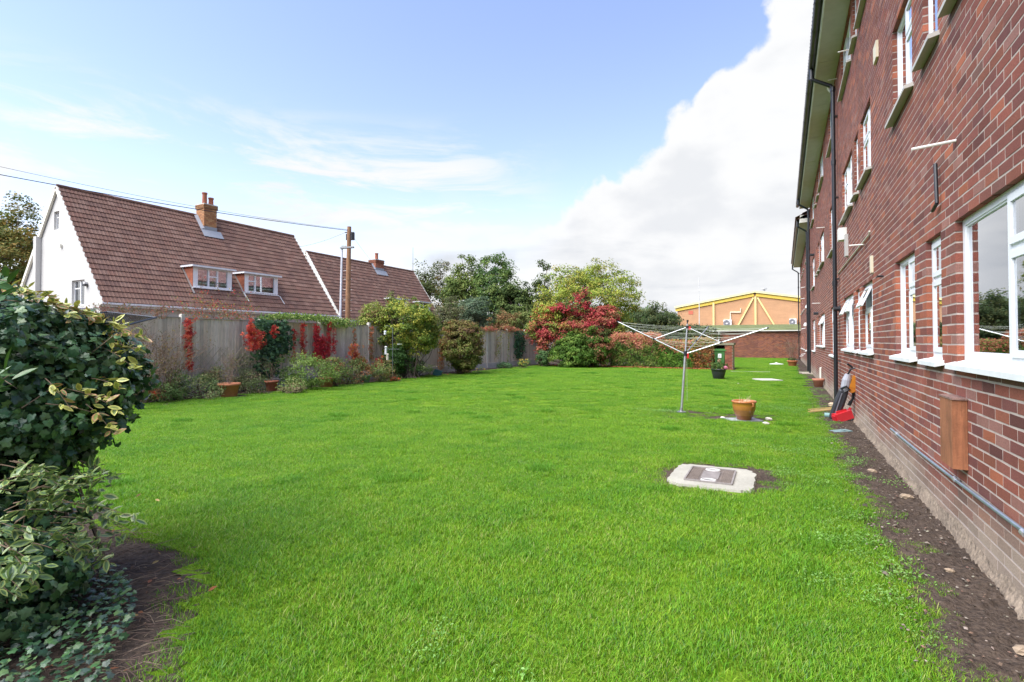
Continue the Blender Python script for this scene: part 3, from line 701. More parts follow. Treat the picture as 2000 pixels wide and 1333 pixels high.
def tile_roof(parent, origin, ax, up, cols_, rows_, w, gauge, pal, single=0, skip=None, name='roof_tile'):
    "origin: eave corner; ax: unit vector along the eave; up: unit vector up the slope"
    ax = np.array(ax, float); up = np.array(up, float); nn = np.cross(ax, up)
    if nn[2] < 0: nn = -nn
    R = np.stack([ax, up, nn], 1); V, Fc = roof_tile_mesh(w, gauge+.045); origin = np.array(origin, float)
    items = []
    for j in range(rows_):
        for i in range(cols_):
            o = origin+ax*(i*w)+up*(j*gauge)+nn*(.02+rnd.uniform(0, .004))
            if skip and skip(o+ax*w/2+up*gauge/2): continue
            items.append((np.linalg.norm(o-np.array([0, 0, EYE])), o, i, j))
    order = sorted(range(len(items)), key=lambda k: items[k][0]); sing = set(order[:single])
    VV = []; FF = []; CC = []; r = random.Random(5)
    flip = np.linalg.det(R) < 0
    Fc2 = Fc[:, ::-1] if flip else Fc
    meshes = []
    for c in pal:
        m1 = MB(); m1.addnp((V@R.T).copy(), Fc2, np.array(c)[None]); meshes.append(m1.build(name, m_tile, mesh_only=True))
    for k, (d, o, i, j) in enumerate(items):
        ci = r.randrange(len(pal))
        if k in sing:
            ob = link(name, meshes[ci], parent); ob.location = o
            b_ = parent.get('_b'); 
        else:
            VV.append(V@R.T+o); FF.append(Fc2+len(V)*len(FF)); CC.append(np.repeat([np.array(pal[ci])*r.uniform(.9, 1.1)], len(Fc), 0))
    mb = MB(); mb.addnp(np.concatenate(VV), np.concatenate(FF), np.concatenate(CC)); tag(mb.build('roof_tiles' if single else 'roofing', m_tile, parent), kind='stuff')
TPAL = [(.160,.086,.062),(.144,.076,.056),(.176,.098,.071),(.132,.070,.053),(.164,.083,.060),(.184,.106,.080)]
sl_ = math.radians(30)
tile_roof(APT, (EX-.13, Y0, SOF+.20), (0, 1, 0), (math.cos(sl_), 0, math.sin(sl_)), int((Y1-Y0)/.3), 6, .3, .33, [(.16,.07,.05),(.13,.06,.05),(.19,.09,.06)])
mb = MB(); z0, xr = SOF+.2, 5.1
mb.add([(EX-.1, Y0, z0-.03), (EX-.1, Y1, z0-.03), (xr, Y1, z0+(xr-EX+.1)*math.tan(sl_)-.03), (xr, Y0, z0+(xr-EX+.1)*math.tan(sl_)-.03), (9.4, Y0, z0), (9.4, Y1, z0)], [(0, 3, 2, 1), (3, 4, 5, 2), (1, 2, 5), (0, 4, 3)], (.15,.07,.05)); mb.build('roof', m_tile, APT)

# rainwater pipes
def downpipe(parent, y, xg, zg, xw, zb=.05, r=.036, kink=True, label=None):
    mb = MB()
    pts = [(xg, y, zg), (xg, y, zg-.22), (xg+.03, y, zg-.28), (xw-.04, y+.0, zg-.50), (xw, y, zg-.58), (xw, y, zb)]
    mb.tube(pts[:3], r*1.15, 12); mb.tube(pts[2:5], r, 12); mb.tube(pts[4:], r, 12)
    for p_ in (pts[1], pts[4]): mb.tube([(p_[0], p_[1], p_[2]+.04), (p_[0], p_[1], p_[2]-.05)], r*1.3, 12)
    z = 2.75
    while z < zg-.8: mb.tube([(xw, y, z-.05), (xw, y, z+.06)], r*1.28, 12); z += 2.75
    for z in np.arange(1.0, zg-.6, 1.85): mb.box((xw+r*.6, y-.06, z-.012), (WX+.002, y+.06, z+.012)); 
    p_ = mb.build('downpipe', m_black, parent)
    return tag(p_, label) if label else p_
downpipe(APT, 13.85, EX-.10, SOF+.12, WX-.085, .02, .042)
downpipe(APT, 26.35, EX-.10, SOF+.12, WX-.12, .02, .042)
# fittings on the wall
def fitting(name, mk, m, label=None):
    mb = MB(); mk(mb); o = mb.build(name, m, APT)
    if label: o['label'] = label
    return o
def wp_(px, py, off=0):   # a point on the wall plane
    return np.array(onX(px, WX-off, py))
A = wp_(1865, 775); Bq = wp_(1888, 918)
fitting('timber_boxing', lambda m: (m.box((WX-.085, 4.65, .56), (WX-.002, 4.97, 1.04), (.26, .10, .045)), m.box((WX-.09, 4.64, 1.04), (WX-.001, 4.98, 1.053), (.20, .12, .10))), mat('stained_timber', .75, (6, .3), (70, .5, .004), streak=(7, .45, (6, 6, .5))), 'reddish brown timber boxing fixed low on the wall')
def conduit(m):
    a = wp_(1738, 838, .03); b_ = wp_(2000, 1044, .03); bb = a+(b_-a)*1.6
    pts = [a+(bb-a)*t+np.array([0, 0, -.012*math.sin(PI*t*2)]) for t in np.linspace(0, 1, 14)]
    m.tube(pts, .013, 10, (.42, .50, .58))
    for t in (.06, .42, .62, .8): q_ = a+(bb-a)*t; m.tube([q_-np.array([0, .02, 0]), q_+np.array([0, .02, 0])], .02, 10, (.7, .7, .72))
fitting('conduit', conduit, m_metal, 'pale metal conduit running low along the wall')
def vent(py, px, w, h, pr, col): 
    c = wp_(px, py)
    return lambda m: m.box((WX-pr, c[1]-w/2, c[2]-h/2), (WX-.001, c[1]+w/2, c[2]+h/2), col)
CREAM = (.66, .60, .44)
fitting('air_vent', vent(517, 1706.5, .12, .24, .03, CREAM), m_paint)
fitting('air_vent', vent(98, 1717+3, .24, .22, .03, CREAM), m_paint)
fitting('flue_box', lambda m: (vent(458, 1655, .26, .24, .14, (.72,.72,.68))(m), vent(480, 1658, .2, .42, .05, (.45,.44,.42))(m)), m_paint)
def stub(px0, py0, ln, r, col, dz=-.03, dy=-.0):
    c = wp_(px0, py0)
    return lambda m: m.tube([c+[0, 0, 0], c+np.array([-ln, dy, dz])], r, 8, col)
fitting('overflow_pipe', stub(1873, 273, .26, .011, (.8,.8,.76), -.02), m_paint, 'white overflow pipe sticking out above the big window')
for q_ in ((1690, 478, .2), (1613, 444, .22), (1603, 593, .25), (1668, 92, .2), (1640, 150, .18)): fitting('overflow_pipe', stub(q_[0], q_[1], q_[2], .011, (.8,.8,.76), .0), m_paint)
c0 = wp_(1841, 318); c1 = wp_(1843, 396)
fitting('capped_pipe', lambda m: (m.tube([c0+[-.03,0,0], c1+[-.03,0,0]], .014, 8), m.tube([c1+[-.03,0,0], c1+[-.03,.14,-.03]], .014, 8)), m_black, 'short black pipe clipped upright above the big window')
r1, r2_ = wp_(1640, 535), wp_(1703, 458)
fitting('conduit', lambda m: m.tube([r1+[-.02,0,0], (r2_+[-.02,0,0]), r2_+[-.02,-.05,.04]], .012, 8, (.6,.58,.5)), m_paint)
fitting('boiler_flue', lambda m: (m.tube([wp_(1642, 604)+[.0,0,0], wp_(1642, 604)+[-.13,0,0]], .052, 14), m.tube([wp_(1642,604)+[-.004,0,0], wp_(1642,604)+[-.02,0,0]], .085, 14)), m_black)
fitting('boiler_flue', lambda m: (m.tube([wp_(1599, 613)+[.0,0,0], wp_(1599, 613)+[-.16,0,0]], .052, 14)), m_black)
fitting('boiler_flue', lambda m: (m.tube([wp_(1592, 498)+[.0,0,0], wp_(1592, 498)+[-.16,0,0]], .052, 14)), m_black)
fitting('outside_tap', lambda m: (m.tube([wp_(1727, 540), wp_(1727, 540)+[-.07,0,.0]], .012, 8), m.tube([wp_(1727,540)+[-.06,-.03,.0], wp_(1727,540)+[-.06,.1,.0]], .01, 8)), m_black)
fitting('drain_pipe', lambda m: m.tube([wp_(1604, 752)+[-.03,0,0], wp_(1604, 719)+[-.03,0,0], wp_(1604,719)+[.03,0,.0]], .03, 10, (.72,.70,.62)), m_paint, 'cream waste pipe low on the wall')
fitting('security_light', lambda m: (m.obox(np.array([WX-.09, 14.6, SOF-.12]), (.03,0,.03), (0,.07,0), (-.03,0,.05), (.8,.8,.78)), m.tube([(WX, 14.6, SOF-.05), (WX-.06, 14.6, SOF-.1)], .015, 6, (.8,.8,.78))), m_paint)

# concrete drain surrounds at the pipe feet
for k, (y, lab) in enumerate(((26.5, 'low concrete block at the foot of the far paired downpipes'),)):
    mb = MB(); mb.box((WX-.42, y-.35, -.02), (WX-.03, y+.1, .05), (.42, .38, .30)); mb.box((WX-.52, y+.25, -.02), (WX-.03, y+.5, .06), (.40, .36, .29))
    tag(mb.build('drain_surround', m_conc), lab, 'drain')

# ================================================================== FAR BLOCK
APB = thing('apartment_building', 'lower second brick block with scalloped tile eaves beyond the paired downpipes', 'building', (WX+3, 36, 0))
B0, B1, SB = 28.0, 45.3, 7.05
cb = [(29.6, 31.4, 'D', 0), (32.0, 32.5, 'N', 0), (33.2, 34.2, 'T', 0), (36.4, 37.4, 'K', 0), (38.2, 38.7, 'N', 0), (39.6, 41.6, 'D', 0), (42.8, 44.2, 'S', 0)]
opb = []; 
for fl in range(3):
    for (a, b, k, dz) in cb:
        lo, hi = .95+fl*2.46, 1.98+fl*2.46; opb.append((a, b, lo, min(hi, SB-.05), k, fl))
ob4 = [o_[:4] for o_ in opb]
_ops = ops; ops = ob4
wall_of_bricks(APB, lay_bricks(B0, B1, -.07, SB, ob4), WX+.012, BRPAL, 0, None, stain)
ops = _ops
mb = MB(); mortar_plane(mb, B0, B1, -.1, SB, ob4, WX+.0139, .12); mb.build('mortar_joints', m_mortar, APB)
mb = MB(); mb.add([(WX+.12, B1, -.1), (9, B1, -.1), (9, B1, SB), (WX+.12, B1, SB)], [(0, 1, 2, 3)], (.14,.045,.036)); mb.add([(9, B0, -.1), (9, B1, -.1), (9, B1, SB), (9, B0, SB)], [(0, 1, 2, 3)], (.14,.045,.036)); mb.build('wall', m_brick, APB)
mb = MB(); rooms(mb, B0+.1, B1-.1, [(.1, 2.3), (2.5, 4.8), (4.9, 7.0)], WX+.15); mb.build('interior', m_curtain, APB)
for (a, b, lo, hi, k, fl) in opb: window(APB, WX+.012, a, b, lo, hi, CELL[k], curtain=True, detail=False, sillc=(.6, .6, .56))
for y in np.arange(B0+.15, B1-.1, 2.44):
    mb = MB(); mb.box((EX+.005, y+.01, SB), (WX+.15, min(y+2.43, B1), SB+.012), (.47, .44, .42)); mb.build('soffit_board', m_paint, APB)
mb = MB(); mb.box((EX-.02, B0+.15, SB-.012), (EX+.004, B1, SB+.17), (.6, .64, .6)); mb.box((EX, B0+.10, SB-.01), (WX, B0+.145, SB+.34), (.75, .74, .68)); mb.build('fascia', m_paint, APB)
gutter(APB, EX-.025, SB+.145, B0+.15, B1, .06, False)
tile_roof(APB, (EX-.16, B0+.1, SB+.22), (0, 1, 0), (math.cos(sl_), 0, math.sin(sl_)), int((B1-B0)/.34), 8, .34, .33, [(.22,.10,.085),(.19,.085,.075),(.26,.13,.11)])
mb = MB(); z0 = SB+.21
mb.add([(EX-.1, B0+.1, z0-.03), (EX-.1, B1, z0-.03), (xr, B1, z0+(xr-EX+.1)*math.tan(sl_)-.03), (xr, B0+.1, z0+(xr-EX+.1)*math.tan(sl_)-.03), (9.4, B0+.1, z0), (9.4, B1, z0)], [(0, 3, 2, 1), (3, 4, 5, 2), (1, 2, 5), (0, 4, 3)], (.15,.07,.05)); mb.build('roof', m_tile, APB)
downpipe(APB, 28.35, EX-.09, SB+.12, WX-.12, .02, .04)
downpipe(APB, B1-.2, EX-.09, SB+.12, WX-.11, .02, .04)
for y, z in ((29.2, 1.0), (35.0, 2.2), (35.4, .7), (38.9, .5), (34.8, 4.6), (35.6, 4.0)):
    mb = MB(); mb.tube([(WX, y, z), (WX-.22, y, z-.05)], .02, 8, (.75, .75, .72)); mb.build('overflow_pipe', m_paint, APB)
for y, z in ((28.9, 3.1), (31.7, 2.3)):
    mb = MB(); mb.lathe((WX-.10, y, z), [(.02, .12), (.05, .1), (.09, .02), (.09, -.06), (0, -.06)], 12, (.8, .8, .78)); mb.box((WX-.1, y-.02, z+.09), (WX, y+.02, z+.12), (.8,.8,.78)); mb.build('wall_lamp', m_paint, APB)

# ================================================================== FENCE
FX = -14.0
FEN = thing('garden_fence', 'weathered grey vertical board fence on concrete gravel boards along the left side', 'fence', (FX, 16, 0))
PY = [1.25, 3.55, 5.85, 8.15, 10.45, 12.75, 15.1, 17.4, 19.65, 21.9, 24.0, 26.3, 28.6, 30.2]
GREYS = [(0.564,0.475,0.41),(0.484,0.408,0.354),(0.624,0.541,0.476),(0.413,0.351,0.307),(0.574,0.503,0.447),(0.523,0.418,0.346)]
bm_ = []
for k in range(7):
    m1 = MB(); r = np.random.RandomState(k)
    x0 = .014; v = [(0,0,0),(.022,0,0),(.0,.118,0),(.008,.118,0)]
    V = [(a, b, z) for z in (0, 1) for a, b in ((.004, 0), (.020, 0), (.008, .118), (0, .118))]
    m1.add(V, [(0,3,2,1),(4,5,6,7),(0,1,5,4),(1,2,6,5),(2,3,7,6),(3,0,4,7)], GREYS[k % 6]); bm_.append(m1.build('board', m_wood, mesh_only=True))
for a, b in zip(PY, PY[1:]):
    mb = MB(); mb.box((FX-.03, a+.055, -.05), (FX+.02, b-.055, .28), tuple(np.array((.42,.40,.365))*rnd.uniform(.85, 1.1))); mb.build('gravel_board', m_conc, FEN)
    top = 2.03+rnd.uniform(-.03, .03); y = a+.06; n = int(round((b-a-.12)/.104)); w = (b-a-.12)/n
    for k in range(n):
        o = link('board', bm_[rnd.randrange(7)], FEN); o.location = (FX-.012+rnd.uniform(-.004, .004), y, .285); o.scale = (1, w/.104, top-.285+rnd.uniform(-.012, .008)); o.rotation_euler = (rnd.uniform(-.004, .004), 0, 0); y += w
    mb = MB()
    for z in (.5, 1.2, 1.85): mb.box((FX-.055, a+.05, z), (FX-.016, b-.05, z+.05), (.24, .21, .18))
    mb.build('rail', m_wood, FEN)
    mb = MB(); mb.box((FX-.05, a+.055, top), (FX+.025, b-.055, top+.022), (.30,.27,.24)); mb.build('capping', m_wood, FEN)
for y in PY:
    mb = MB(); h = 2.13+rnd.uniform(-.03, .05); mb.box((FX-.06, y-.05, -.05), (FX+.06, y+.05, h-.02), (.47,.445,.40)); mb.box((FX-.045, y-.035, h-.02), (FX+.045, y+.035, h), (.5,.47,.42)); mb.build('post', m_conc, FEN)

def YX(px, X_=FX): return onX(px, X_)[1]
# diamond trellis leaning on the fence
ya, yb = YX(378), YX(515)
TR = thing('trellis', 'expanding diamond trellis of pale laths leaning against the grey fence', 'trellis', (FX+.1, (ya+yb)/2, .3))
k = 0; top, bot = 1.28, .18
def lath(y0, z0, y1, z1, x):
    mb = MB(); d = np.array([0, y1-y0, z1-z0]); L_ = np.linalg.norm(d); d /= L_; n_ = np.array([0, -d[2], d[1]])
    mb.obox(np.array([x, (y0+y1)/2, (z0+z1)/2]), (.004, 0, 0), d*L_/2, n_*.011, tuple(np.array((.42,.36,.28))*rnd.uniform(.8, 1.15))); mb.build('lath', m_wood, TR)
H_ = top-bot
for i in range(-6, 16):
    for sg in (1, -1):
        y0 = ya+i*.215; y1 = y0+sg*H_*.85; 
        if sg == -1: y0 += H_*.85; y1 += H_*.85
        # clip to ya..yb
        P0 = np.array([y0, bot]); P1 = np.array([y1, top]); d = P1-P0; t0, t1 = 0., 1.
        for lim, s in ((ya, 1), (yb, -1)):
            f0 = s*(P0[0]-lim); f1 = s*(P1[0]-lim)
            if f0 < 0 and f1 < 0: t0, t1 = 1, 0; break
            if f0 < 0: t0 = max(t0, f0/(f0-f1))
            elif f1 < 0: t1 = min(t1, f0/(f0-f1))
        if t1-t0 > .1:
            A_, B_ = P0+d*t0, P0+d*t1
            if sg == 1 or rnd.random() < .75: lath(A_[0], A_[1], B_[0], B_[1], FX+.075+(.01 if sg == 1 else 0))

# ================================================================== HOUSES
def zr(X_, xr_, zr_, k): return zr_-abs(X_-xr_)*k
def house(name, label, Xe, Ze, Xr, Zr, Ya, Yb, tiles, gauge, single, chim, dorm, gable_windows, chim_col, pots):
    H = thing(name, label, 'house', (Xr, (Ya+Yb)/2, 0)); k = (Zr-Ze)/(Xe-Xr); XL = 2*Xr-Xe
    cream = (.55, .545, .515)
    # roof
    up = np.array([Xr-Xe, 0, Zr-Ze]); Ls = np.linalg.norm(up); up /= Ls
    rows = int(round(Ls/gauge)); cols_ = int(round((Yb-Ya)/.3))
    skip = lambda p: any(d[0]+.05 < p[1] < d[1]-.05 and d[2]+.12 < p[2] < d[3]-.10 for d in dorm)
    tile_roof(H, (Xe, Ya, Ze), (0, 1, 0), up, cols_, rows, (Yb-Ya)/cols_, Ls/rows, tiles, single, skip)
    mb = MB(); t = .0
    mb.add([(Xe, Ya, Ze), (Xe, Yb, Ze), (Xr, Yb, Zr), (Xr, Ya, Zr), (XL, Yb, Ze), (XL, Ya, Ze)], [(0, 1, 2, 3), (3, 2, 4, 5)], (.11, .05, .045)); mb.build('roof', m_tile, H)
    mb = MB(); 
    for j in range(int((Yb-Ya)/.42)):
        y = Ya+j*(Yb-Ya)/int((Yb-Ya)/.42); mb.tube([(Xr, y+.0, Zr+.015), (Xr, y+.41, Zr+.02)], .10, 8, tuple(np.array(tiles[j % len(tiles)])*.9))
    mb.build('ridge_tiles', m_tile, H)
    # gable walls with openings
    e = .28
    for yy, wins_ in ((Ya+.06, gable_windows), (Yb-.06, [])):
        outer = [(Xe-e, -.05), (XL+e, -.05), (XL+e, zr(XL+e, Xr, Zr, k)-.06), (Xr, Zr-.06), (Xe-e, zr(Xe-e, Xr, Zr, k)-.06)]
        loops = [[Vector((x, 0, z)) for x, z in outer]]+[[Vector((x, 0, z)) for x, z in ((w[0], w[2]), (w[0], w[3]), (w[1], w[3]), (w[1], w[2]))] for w in wins_]
        tri = tessellate_polygon(loops); pts = [p for l in loops for p in l]
        mb = MB(); mb.add([(p.x, yy, p.z) for p in pts], [tuple(t_) for t_ in tri], cream)
        for w in wins_:
            x0, x1, z0, z1 = w; d_ = .14
            mb.add([(x0, yy, z0), (x0, yy+d_, z0), (x0, yy+d_, z1), (x0, yy, z1)], [(0, 1, 2, 3)], cream); mb.add([(x1, yy, z0), (x1, yy+d_, z0), (x1, yy+d_, z1), (x1, yy, z1)], [(0, 3, 2, 1)], cream)
            mb.add([(x0, yy, z1), (x1, yy, z1), (x1, yy+d_, z1), (x0, yy+d_, z1)], [(0, 1, 2, 3)], cream); mb.add([(x0, yy, z0), (x1, yy, z0), (x1, yy+d_, z0), (x0, yy+d_, z0)], [(0, 3, 2, 1)], cream)
            yw = yy+.09; wn = MB(); f = .05
            for bx in (((x0, z0), (x1, z0+f)), ((x0, z1-f), (x1, z1)), ((x0, z0+f), (x0+f, z1-f)), ((x1-f, z0+f), (x1, z1-f)), (((x0+x1)/2-.035, z0+f), ((x0+x1)/2+.035, z1-f))): wn.box((bx[0][0], yw, bx[0][1]), (bx[1][0], yw+.05, bx[1][1]), (.82,.82,.80))
            wn.box((x0+f, yw+.003, z0+(z1-z0)*.66), ((x0+x1)/2-.035, yw+.047, z0+(z1-z0)*.66+.05), (.82,.82,.80))
            wo = wn.build('window', m_upvc, H)
            gl = MB(); gl.box((x0+.03, yw+.02, z0+.03), (x1-.03, yw+.025, z1-.03)); adopt(gl.build('pane', m_glass), wo)
            cu = MB(); cu.add([(x0, yw+.2, z0), (x1, yw+.2, z0), (x1, yw+.2, z1), (x0, yw+.2, z1)], [(0, 1, 2, 3)], (.40,.42,.38)); adopt(cu.build('curtain', m_curtain), wo)
        mb.build('gable_wall', m_render, H)
        # verge strip along both rakes
        for sx in (Xe, XL):
            vb = MB(); yv = yy-.065 if yy < (Ya+Yb)/2 else yy+.065
            a_ = np.array([sx, yv, Ze-.0]); b_ = np.array([Xr, yv, Zr-.0]); d = b_-a_; L_ = np.linalg.norm(d); d /= L_; n_ = np.array([-d[2], 0, d[0]])
            vb.obox((a_+b_)/2-np.array([0, 0, .05]), (0, .045, 0), d*(L_/2+.02), n_*.075, (.78,.76,.66)); vb.build('verge', m_render, H)
    mb = MB(); mb.box((Xe-e-.01, Ya+.07, -.05), (Xe-e-.2, Yb-.07, Ze+.12), cream); mb.build('front_wall', m_render, H)
    mb = MB(); mb.box((Xe-e, Ya, Ze-.10), (Xe-.01, Yb, Ze-.07), (.75,.74,.7)); mb.box((Xe-.03, Ya, Ze-.16), (Xe-.005, Yb, Ze+.0), (.80,.80,.78)); mb.build('fascia', m_paint, H)
    mb = MB(); n = 8
    V = [(Xe+.055+.06*math.cos(PI+PI*i/n), yy, Ze-.02+.06*math.sin(PI+PI*i/n)) for yy in (Ya-.05, Yb+.03) for i in range(n+1)]; mb.add(V, [(i, i+1, n+2+i, n+1+i) for i in range(n)], (.8,.8,.8))
    mb.box((Xe+.108, Ya-.05, Ze-.075), (Xe+.124, Yb+.03, Ze+.0), (.86,.86,.86))
    for y in np.arange(Ya+.8, Yb, 1.6): mb.box((Xe, y, Ze-.11), (Xe+.12, y+.05, Ze-.03), (.7,.7,.7))
    mb.build('gutter', m_paint, H)
    # chimney
    x0, x1, y0, y1, zt = chim
    mb = MB(); zb_ = zr(x1, Xr, Zr, k)-.5; mb.box((x0, y0, zb_), (x1-.012, y1, zt), (.30,.24,.17)); 
    bl = []
    ch = mb.build('chimney', m_mortar, H)
    for (fa, fb) in (((x1, y0), (x1, y1)), ((x1, y0), (x0, y0))):
        d = np.array([fb[0]-fa[0], fb[1]-fa[1]]); L_ = np.linalg.norm(d); d /= L_; nrm_ = np.array([d[1], -d[0]]) if fa[0] == fb[0] else np.array([0, -1.])
        if fa[0] == fb[0]: nrm_ = np.array([1., 0])
        z = zb_; r = 0; bb = MB()
        while z < zt-.02:
            corb = .035 if z > zt-.26 else 0
            s = -(.1125 if r % 2 else 0)
            while s < L_:
                a_ = max(s, 0-corb); b_ = min(s+.215, L_+corb)
                if b_-a_ > .03:
                    pa = np.array(fa)+d*a_; pb = np.array(fa)+d*b_; c_col = tuple(np.array(chim_col[rnd.randrange(len(chim_col))])*(.62 if corb else 1)*rnd.uniform(.85, 1.1))
                    lo_ = [*(pa-nrm_*.03)]; hi_ = [*(pb+nrm_*(.006+corb))]
                    bb.box((lo_[0], lo_[1], z), (hi_[0], hi_[1], z+.065), c_col)
                s += .225
            z += .075; r += 1
        adopt(tag(bb.build('chimney_bricks', m_brick), kind='stuff'), ch)
    mb = MB(); mb.box((x0-.03, y0-.03, zt), (x1+.03, y1+.03, zt+.05), (.5, .5, .47)); adopt(mb.build('chimney_cap', m_conc), ch)
    for (py_, ph, pr_) in pots:
        mb = MB(); mb.lathe(((x0+x1)/2+.1, py_, zt+.05), [(pr_*1.1, 0), (pr_, .05), (pr_*.92, ph-.08), (pr_*1.12, ph-.07), (pr_*1.12, ph), (pr_*.8, ph), (pr_*.75, ph-.25)], 16, (.33,.11,.06)); adopt(mb.build('chimney_pot', m_terra, smooth=False), ch)
    mb = MB(); nx_, nz_ = up[2], -up[0]
    def onroof(x, off=.085): z = zr(x, Xr, Zr, k); return (x+abs(nx_)*off, z+abs(nz_)*off)
    xa = x1+.28; A0 = onroof(xa); A1 = onroof(x1-.02); A2 = onroof(Xr+.02)
    mb.add([(A0[0], y0-.2, A0[1]), (A0[0], y1+.2, A0[1]), (A1[0], y1+.2, A1[1]), (A1[0], y0-.2, A1[1])], [(0, 1, 2, 3)], (.30,.32,.35))
    mb.add([(A1[0], y0-.2, A1[1]), (A1[0], y0+.0, A1[1]+.06), (A2[0], y0, A2[1]+.06), (A2[0], y0-.2, A2[1])], [(0, 1, 2, 3)], (.33,.35,.38))
    mb.add([(x1+.012, y0-.01, A1[1]-.1), (x1+.012, y1+.01, A1[1]-.1), (x1+.012, y1+.01, A1[1]+.2), (x1+.012, y0-.01, A1[1]+.2)], [(0, 1, 2, 3)], (.27,.29,.32))
    mb.build('lead_flashing', m_paint, H)
    # dormers
    for (da, db, dz0, dz1, Xd, cells_) in dorm:
        D = MB(); xb = Xr+(Zr-dz1)/k     # slope x at the dormer's top
        D.box((xb-.35, da-.12, dz1), (Xd+.16, db+.12, dz1+.07), (.20,.21,.23)); D.box((Xd+.161, da-.125, dz1-.03), (Xd+.19, db+.125, dz1+.045), (.80,.81,.82)); D.box((xb, da-.145, dz1-.03), (Xd+.16, da-.122, dz1+.04), (.78,.79,.8))
        dm = D.build('dormer', m_paint, H)
        # hung tiles on the cheek
        ck = MB(); z = dz0-.35; j = 0
        while z < dz1-.02:
            xs_s = Xr+(Zr-z)/k; x = Xd
            zz = min(z+.115, dz1)
            xback = Xr+(Zr-zz)/k
            xx = Xd-.005; lo_x = min(xback-.05, Xd); s = Xd-(.085 if j % 2 else 0)
            for yy in (da,):
                q_ = Xd
                while q_ > lo_x:
                    w_ = .165 if q_ != Xd or j % 2 == 0 else .085
                    ck.box((max(q_-w_+.004, lo_x), yy-.012-.008*(1), z), (q_, yy+.0, zz-.004), tuple(np.array((.34,.11,.06))*rnd.uniform(.75, 1.15))); q_ -= w_
            z += .115; j += 1
        adopt(tag(ck.build('hung_tiles', m_tile), kind='stuff'), dm)
        fr = MB(); x = Xd
        fr.box((x-.10, da, dz0), (x, da+.23, dz1), (.84,.85,.86)); fr.box((x-.10, db-.23, dz0), (x, db, dz1), (.84,.85,.86)); fr.box((x-.1, da+.23, dz0), (x, db-.23, dz0+.10), (.84,.85,.86)); fr.box((x-.1, da+.23, dz1-.09), (x, db-.23, dz1), (.84,.85,.86))
        fr.box((x, da-.03, dz0-.03), (x+.07, db+.03, dz0+.012), (.84,.85,.86))
        w = db-da-.46
        for u in cells_['v']: fr.box((x-.09, da+.23+u*w-.035, dz0+.09), (x-.01, da+.23+u*w+.035, dz1-.09), (.84,.85,.86))
        for (u0, u1, v) in cells_['h']: fr.box((x-.088, da+.23+u0*w, dz0+.09+v*(dz1-dz0-.16)-.03), (x-.012, da+.23+u1*w, dz0+.09+v*(dz1-dz0-.16)+.03), (.84,.85,.86))
        adopt(fr.build('dormer_window', m_upvc), dm)
        gl = MB(); gl.box((x-.06, da+.1, dz0+.05), (x-.055, db-.1, dz1-.04)); adopt(gl.build('pane', m_glass), dm)
        cu = MB(); n = 40
        for q_ in range(n):
            ya_, yb_ = da+.05+(db-da-.1)*q_/n, da+.05+(db-da-.1)*(q_+1)/n; o0, o1 = .11+.012*math.sin(q_*1.3), .11+.012*math.sin((q_+1)*1.3)
            cu.add([(x-.2+o0, ya_, dz0+.02), (x-.2+o1, yb_, dz0+.02), (x-.2+o1, yb_, dz1), (x-.2+o0, ya_, dz1)], [(0, 1, 2, 3)], (.85,.86,.85) if q_ % 9 else (.7,.72,.72))
        adopt(cu.build('curtain', m_curtain), dm)
        if cells_.get('apron'):
            ap = MB(); z = dz0-.06; j = 0; x_b = Xr+(Zr-(dz0-.45))/k
            for row in range(4):
                z1_ = dz0-.03-row*.105; x1_ = Xr+(Zr-z1_)/k
                for c in range(int((db-da)/.165)):
                    y_ = da+.02+c*.165+(.08 if row % 2 else 0); 
                    if y_ > db-.14: continue
                    xz = x1_+.075; ap.add([(xz+.02, y_, z1_-.105), (xz+.02, y_+.16, z1_-.105), (xz-.05, y_+.16, z1_), (xz-.05, y_, z1_), (xz+.02, y_, z1_-.125), (xz+.02, y_+.16, z1_-.125)], [(0, 1, 2, 3), (4, 5, 1, 0)], tuple(np.array((.36,.10,.055))*rnd.uniform(.75, 1.15)))
            adopt(tag(ap.build('apron_tiles', m_tile), kind='stuff'), dm)
            for yy in (da-.1, db+.04):
                s_m = MB(); zt_ = dz0-.02; xa_ = Xr+(Zr-zt_)/k+.1; xb_ = Xr+(Zr-(zt_-.45))/k+.1; s_m.add([(xa_, yy, zt_), (xa_, yy+.05, zt_), (xb_, yy+.1, zt_-.45), (xb_, yy+.05, zt_-.45)], [(0, 1, 2, 3)], (.7,.7,.68)); adopt(s_m.build('flashing_strip', m_paint), dm)
        s_m = MB()   # pale flashing down the cheek foot
        za_, zb2 = dz1, dz0-.3; xa_ = Xr+(Zr-za_)/k+.09; xb_ = Xr+(Zr-zb2)/k+.09; s_m.add([(xa_, da-.12, za_), (xa_, da-.03, za_), (xb_, da-.03, zb2), (xb_, da-.12, zb2)], [(0, 1, 2, 3)], (.30,.28,.26)); adopt(s_m.build('flashing_strip', m_paint), dm)
    return H
H1 = house('chalet_house', 'white rendered chalet house with steep brown tiled roof and two dormers beyond the fence', -24.0, 2.99, -27.9, 8.15, 10.86, 23.2, TPAL, .294, 300,
      (-27.95, -27.25, 16.95, 17.65, 8.73), [(14.85, 16.8, 3.99, 4.99, -24.68, {'v': (.36, .66), 'h': ((.36, .66, .58),)}), (17.5, 19.5, 3.95, 4.97, -24.68, {'v': (.26,), 'h': ((0, .26, .62),), 'apron': 1})],
      [(-28.24, -27.78, 6.30, 7.09), (-26.59, -25.54, 2.92, 3.99)], [(.44,.22,.10),(.38,.19,.09),(.48,.27,.13),(.35,.16,.075)], [(17.12, .62, .12), (17.47, .42, .125)])
